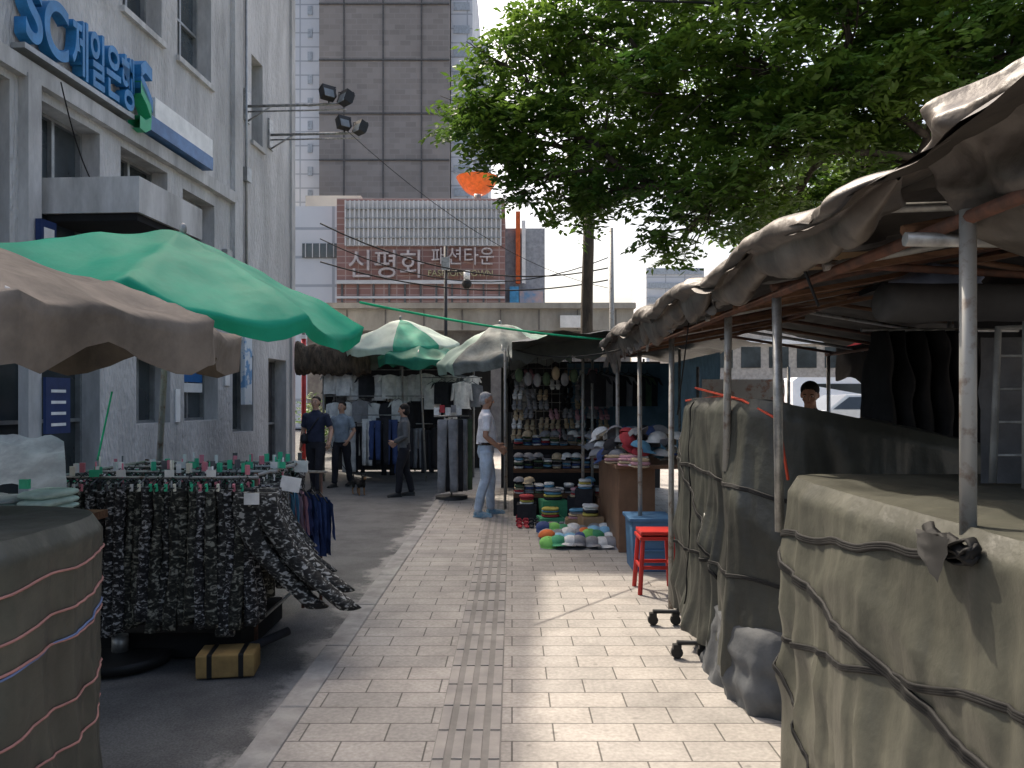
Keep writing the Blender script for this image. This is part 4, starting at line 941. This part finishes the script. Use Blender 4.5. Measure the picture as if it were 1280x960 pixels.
    tb('skin',[h(0,.084,1.615),h(0,.098,1.588),h(0,.103,1.575)],[.009,.013,.014],8)
    for sg in(-1,1): hell('skin',(sg*.074,-.005,1.59),(.010,.02,.031),8,6); hell('skin',(sg*.038,.062,1.575),(.022,.02,.02),8,6)
    hr=C.get('hairvol',1)
    hell('hair',(0,-.022,1.638),(.080*hr,.086*hr,.078*hr)); hell('hair',(0,-.04,1.59),(.074*hr,.066*hr,.07*hr))
    if female: hell('hair',(0,-.035,1.57),(.092,.075,.085))
    hell('hair',(0,.030,1.680),(.050,.036,.020),10,6)
    if extra: extra(tb,ring,G,dm,L,h)
    allm=MB(); trees=[]; names=list(groups)
    for gn in names:
        gm=groups[gn]; i0=len(allm.v); allm.v+=gm.v; allm.f+=[tuple(i0+q for q in f) for f in gm.f]
        trees.append(BVHTree.FromPolygons([Vector(v) for v in gm.v],gm.f))
    return finish(name,allm,names,trees,C,T,0.0072,extras=lambda e:face(e,h,female,C))
def face(e,h,female,C):
    ew=M('eye_white',(.6,.58,.55),rough=.3); ed=M('eye_dark',(.02,.015,.012),rough=.2); lip=M('lip',(.28,.1,.085),rough=.5)
    def hell(c,r,m):
        g0=MB(); g0.ell(c,r,m,10,6); i0=len(e.v); mi=e.mi(m); e.v+=[tuple(h(*p)) for p in g0.v]; e.f+=[tuple(i0+q for q in f) for f in g0.f]; e.m+=[mi]*len(g0.f); e.s+=g0.s
    for sg in(-1,1):
        hell((sg*.030,.0765,1.608),(.013,.008,.0065),ew); hell((sg*.030,.082,1.608),(.006,.005,.006),ed)
        hell((sg*.031,.080,1.628),(.018,.006,.0035),C['hair'])
    hell((0,.0825,1.548),(.021,.007,.005),lip)
def finish(name,allm,names,trees,C,T,vox,extras=None):
    me=bpy.data.meshes.new(name+'_src'); me.from_pydata(allm.v,[],allm.f); o=bpy.data.objects.new('tmpo',me); col.objects.link(o)
    r=o.modifiers.new('r','REMESH'); r.mode='VOXEL'; r.voxel_size=vox
    s=o.modifiers.new('s','SMOOTH'); s.iterations=2; s.factor=.4
    dg=bpy.context.evaluated_depsgraph_get(); dg.update(); ev=o.evaluated_get(dg); nm=bpy.data.meshes.new_from_object(ev)
    for gn in names: nm.materials.append(C[gn])
    idx=[]
    for p in nm.polygons:
        c=p.center; best=0;bd=9
        for i,t in enumerate(trees):
            res=t.find_nearest(c,.05)
            if res[3] is not None and res[3]<bd: bd=res[3];best=i
        idx.append(best)
    nm.polygons.foreach_set('material_index',idx); nm.polygons.foreach_set('use_smooth',[True]*len(idx))
    bpy.data.objects.remove(o)
    root=bpy.data.objects.new(name,nm); col.objects.link(root); root.matrix_world=T
    if extras:
        e=MB(); extras(e); eo=e.obj('face_details',parent=root)
    return root
skin=M('skin',(.45,.27,.19),var=.08,rough=.55); skin2=M('skin_tan',(.38,.21,.14),var=.08,rough=.55)
hairb=M('black_hair',(.015,.013,.012),bump=.5,bscale=80); hairg=M('grey_hair',(.42,.42,.43),c2=(.25,.25,.26),bump=.5,bscale=80,scale=30)
jean=cloth('light_jeans',(.42,.50,.60)); wshirt=cloth('white_polo',(.78,.77,.80)); navyt=cloth('navy_shirt',(.025,.03,.055)); dtr=cloth('dark_trousers',(.022,.022,.028))
gblue=cloth('greyblue_shirt',(.24,.29,.34)); gjack=cloth('grey_jacket',(.13,.135,.14)); shoeb=M('blue_shoe',(.1,.25,.35),c2=(.3,.35,.38),scale=20); shoek=M('black_shoe',(.02,.02,.02),rough=.5)
def beltx(tb,ring,G,dm,L,h):
    ring('belt',[(0,.0,.985,.166,.13),(0,.0,1.015,.166,.13)])
belt=M('belt',(.03,.02,.015)); bagm=M('bag_black',(.015,.016,.02),rough=.6)
person('standing_man',(-.36,10.62,0),math.radians(-82),1.70,dict(skin=skin2,top=wshirt,leg=jean,shoe=shoeb,hair=hairg,belt=belt,hairvol=.98),
  dict(footL=(-.12,.10),footR=(.11,-.10),hem=1.0,belly=.03,elbL=(-.235,-.02,1.11),wrL=(-.18,.17,.98),elbR=(.24,-.03,1.11),wrR=(.19,.16,.95),curl=.8,nod=.12,head=-.1,toeL=-.2,toeR=.35),extra=beltx)
def bagx(tb,ring,G,dm,L,h):
    tb('bag',[(.17,.08,1.02),(.17,.10,.93)],[.07,.075],12)
    tb('bag',[(-.13,.02,1.42),(-.06,.13,1.28),(.05,.145,1.12),(.15,.12,1.02)],[.012,.012,.012,.012],6)
person('walking_man',(-3.5,13.7,-.08),math.radians(172),1.74,dict(skin=skin,top=navyt,leg=dtr,shoe=shoek,hair=hairb,bag=bagm),
  dict(footL=(-.1,.14),footR=(.1,-.16),liftR=.03,hem=.92,elbL=(-.27,-.03,1.12),wrL=(-.3,.12,.92),elbR=(.25,-.05,1.1),wrR=(.27,-.0,.86),curl=1.0),extra=bagx)
person('walking_man',(-3.30,14.9,-.08),math.radians(165),1.64,dict(skin=skin,top=gblue,leg=dtr,shoe=shoek,hair=hairb),
  dict(footL=(-.1,-.14),footR=(.1,.14),liftL=.03,hem=.9,elbL=(-.26,-.02,1.12),wrL=(-.22,.14,.95),elbR=(.25,-.06,1.1),wrR=(.28,.05,.87)))
person('standing_woman',(-1.88,13.4,-.08),math.radians(100),1.60,dict(skin=skin,top=gjack,leg=dtr,shoe=shoek,hair=hairb,long=True,hairvol=1.08),
  dict(footL=(-.09,.13),footR=(.09,-.12),hem=.84,elbL=(-.22,-.02,1.12),wrL=(-.14,.18,1.02),elbR=(.23,-.05,1.1),wrR=(.2,.13,.98),curl=.9,nod=.15),female=True)
person('stall_vendor',(2.85,7.3,0),math.radians(150),1.76,dict(skin=skin2,top=dtr,leg=dtr,shoe=shoek,hair=hairb,long=True,hairvol=1.05),
  dict(elbL=(-.25,.0,1.12),wrL=(-.18,.2,1.05),elbR=(.25,.0,1.12),wrR=(.16,.22,1.02),curl=.7,nod=.35,lean=.15))
def dog():
    gs={'fur':MB(),'tan':MB(),'nose':MB()}; dm=bpy.data.materials['tmp']
    def tb(g_,P,r,n=10):
        P=[Vector(p) for p in P]; d0=(P[0]-P[1]).normalized(); d1=(P[-1]-P[-2]).normalized()
        gs[g_].tube([P[0]+d0*r[0]*.7]+P+[P[-1]+d1*r[-1]*.7],[r[0]*.5]+list(r)+[r[-1]*.5],dm,n)
    tb('fur',[(0,-.17,.235),(0,-.10,.232),(0,.0,.215),(0,.09,.205),(0,.15,.22)],[.05,.055,.058,.072,.055])
    tb('fur',[(0,.14,.24),(0,.185,.29),(0,.205,.315)],[.05,.04,.038])
    gs['fur'].ell((0,.215,.325),(.043,.048,.04),dm); tb('tan',[(0,.24,.315),(0,.29,.305)],[.026,.018]); tb('nose',[(0,.30,.31),(0,.307,.31)],[.009,.007],6)
    for s in(-1,1):
        tb('fur',[(s*.03,.2,.355),(s*.042,.195,.395)],[.017,.006],8)
        tb('fur',[(s*.045,.12,.21),(s*.048,.115,.14)],[.032,.022]); tb('tan',[(s*.048,.115,.13),(s*.048,.125,.075),(s*.048,.12,.02),(s*.048,.14,.012)],[.017,.014,.013,.015])
        tb('fur',[(s*.04,-.15,.22),(s*.048,-.125,.135)],[.042,.024]); tb('tan',[(s*.048,-.13,.13),(s*.048,-.175,.085),(s*.048,-.165,.02),(s*.048,-.145,.012)],[.018,.013,.012,.015])
    tb('fur',[(0,-.2,.26),(0,-.25,.31),(0,-.24,.36)],[.016,.013,.007])
    allm=MB(); trees=[]; names=list(gs)
    for n_ in names:
        g_=gs[n_]; i0=len(allm.v); allm.v+=g_.v; allm.f+=[tuple(i0+q for q in f) for f in g_.f]; trees.append(BVHTree.FromPolygons([Vector(v) for v in g_.v],g_.f))
    C=dict(fur=M('dog_fur',(.02,.018,.016),bump=.6,bscale=90),tan=M('dog_tan',(.25,.13,.06),bump=.4,bscale=90),nose=black)
    T=Matrix.Translation((-2.72,13.65,-.08))@Matrix.Rotation(math.radians(215),4,'Z')@Matrix.Scale(.98,4)
    def ex(e):
        for s in(-1,1): e.ell((s*.022,.25,.335),(.007,.006,.007),M('dogeye',(.3,.15,.05),rough=.2))
    finish('small_dog',allm,names,trees,C,T,.005,extras=ex)
dog()
b=MB(); wire(b,(-3.22,13.55,.86),(-2.78,13.5,.2),.05,.006); b.obj('dog_leash')
# ---------------- camera / light
cam=bpy.data.cameras.new('cam'); co=bpy.data.objects.new('camera',cam); col.objects.link(co)
co.location=(0,0,CH); co.rotation_euler=(math.radians(90),0,0); cam.sensor_width=36; cam.lens=27; cam.shift_y=20/1280; cam.clip_end=2000; cam.clip_start=.05
sc.camera=co
S=Vector((-.35,.5,.79)).normalized()
sl=bpy.data.lights.new('sun','SUN'); sl.energy=5; sl.angle=math.radians(.55); sl.color=(1,.90,.76); so=bpy.data.objects.new('sun',sl); col.objects.link(so)
so.rotation_mode='QUATERNION'; so.rotation_quaternion=S.to_track_quat('Z','Y'); so.location=(-10,20,30)
w=bpy.data.worlds.new('World'); sc.world=w; w.use_nodes=True; N=w.node_tree.nodes; bg=N['Background']; bg.inputs[1].default_value=.32
sk=N.new('ShaderNodeTexSky'); sk.sky_type='NISHITA'; sk.sun_disc=False; sk.sun_elevation=math.asin(S.z); sk.sun_rotation=math.atan2(S.x,S.y); sk.dust_density=8; sk.air_density=1.1; sk.ozone_density=.5
w.node_tree.links.new(sk.outputs[0],bg.inputs[0])
sc.view_settings.view_transform='Standard'; sc.view_settings.look='None'; sc.view_settings.exposure=0
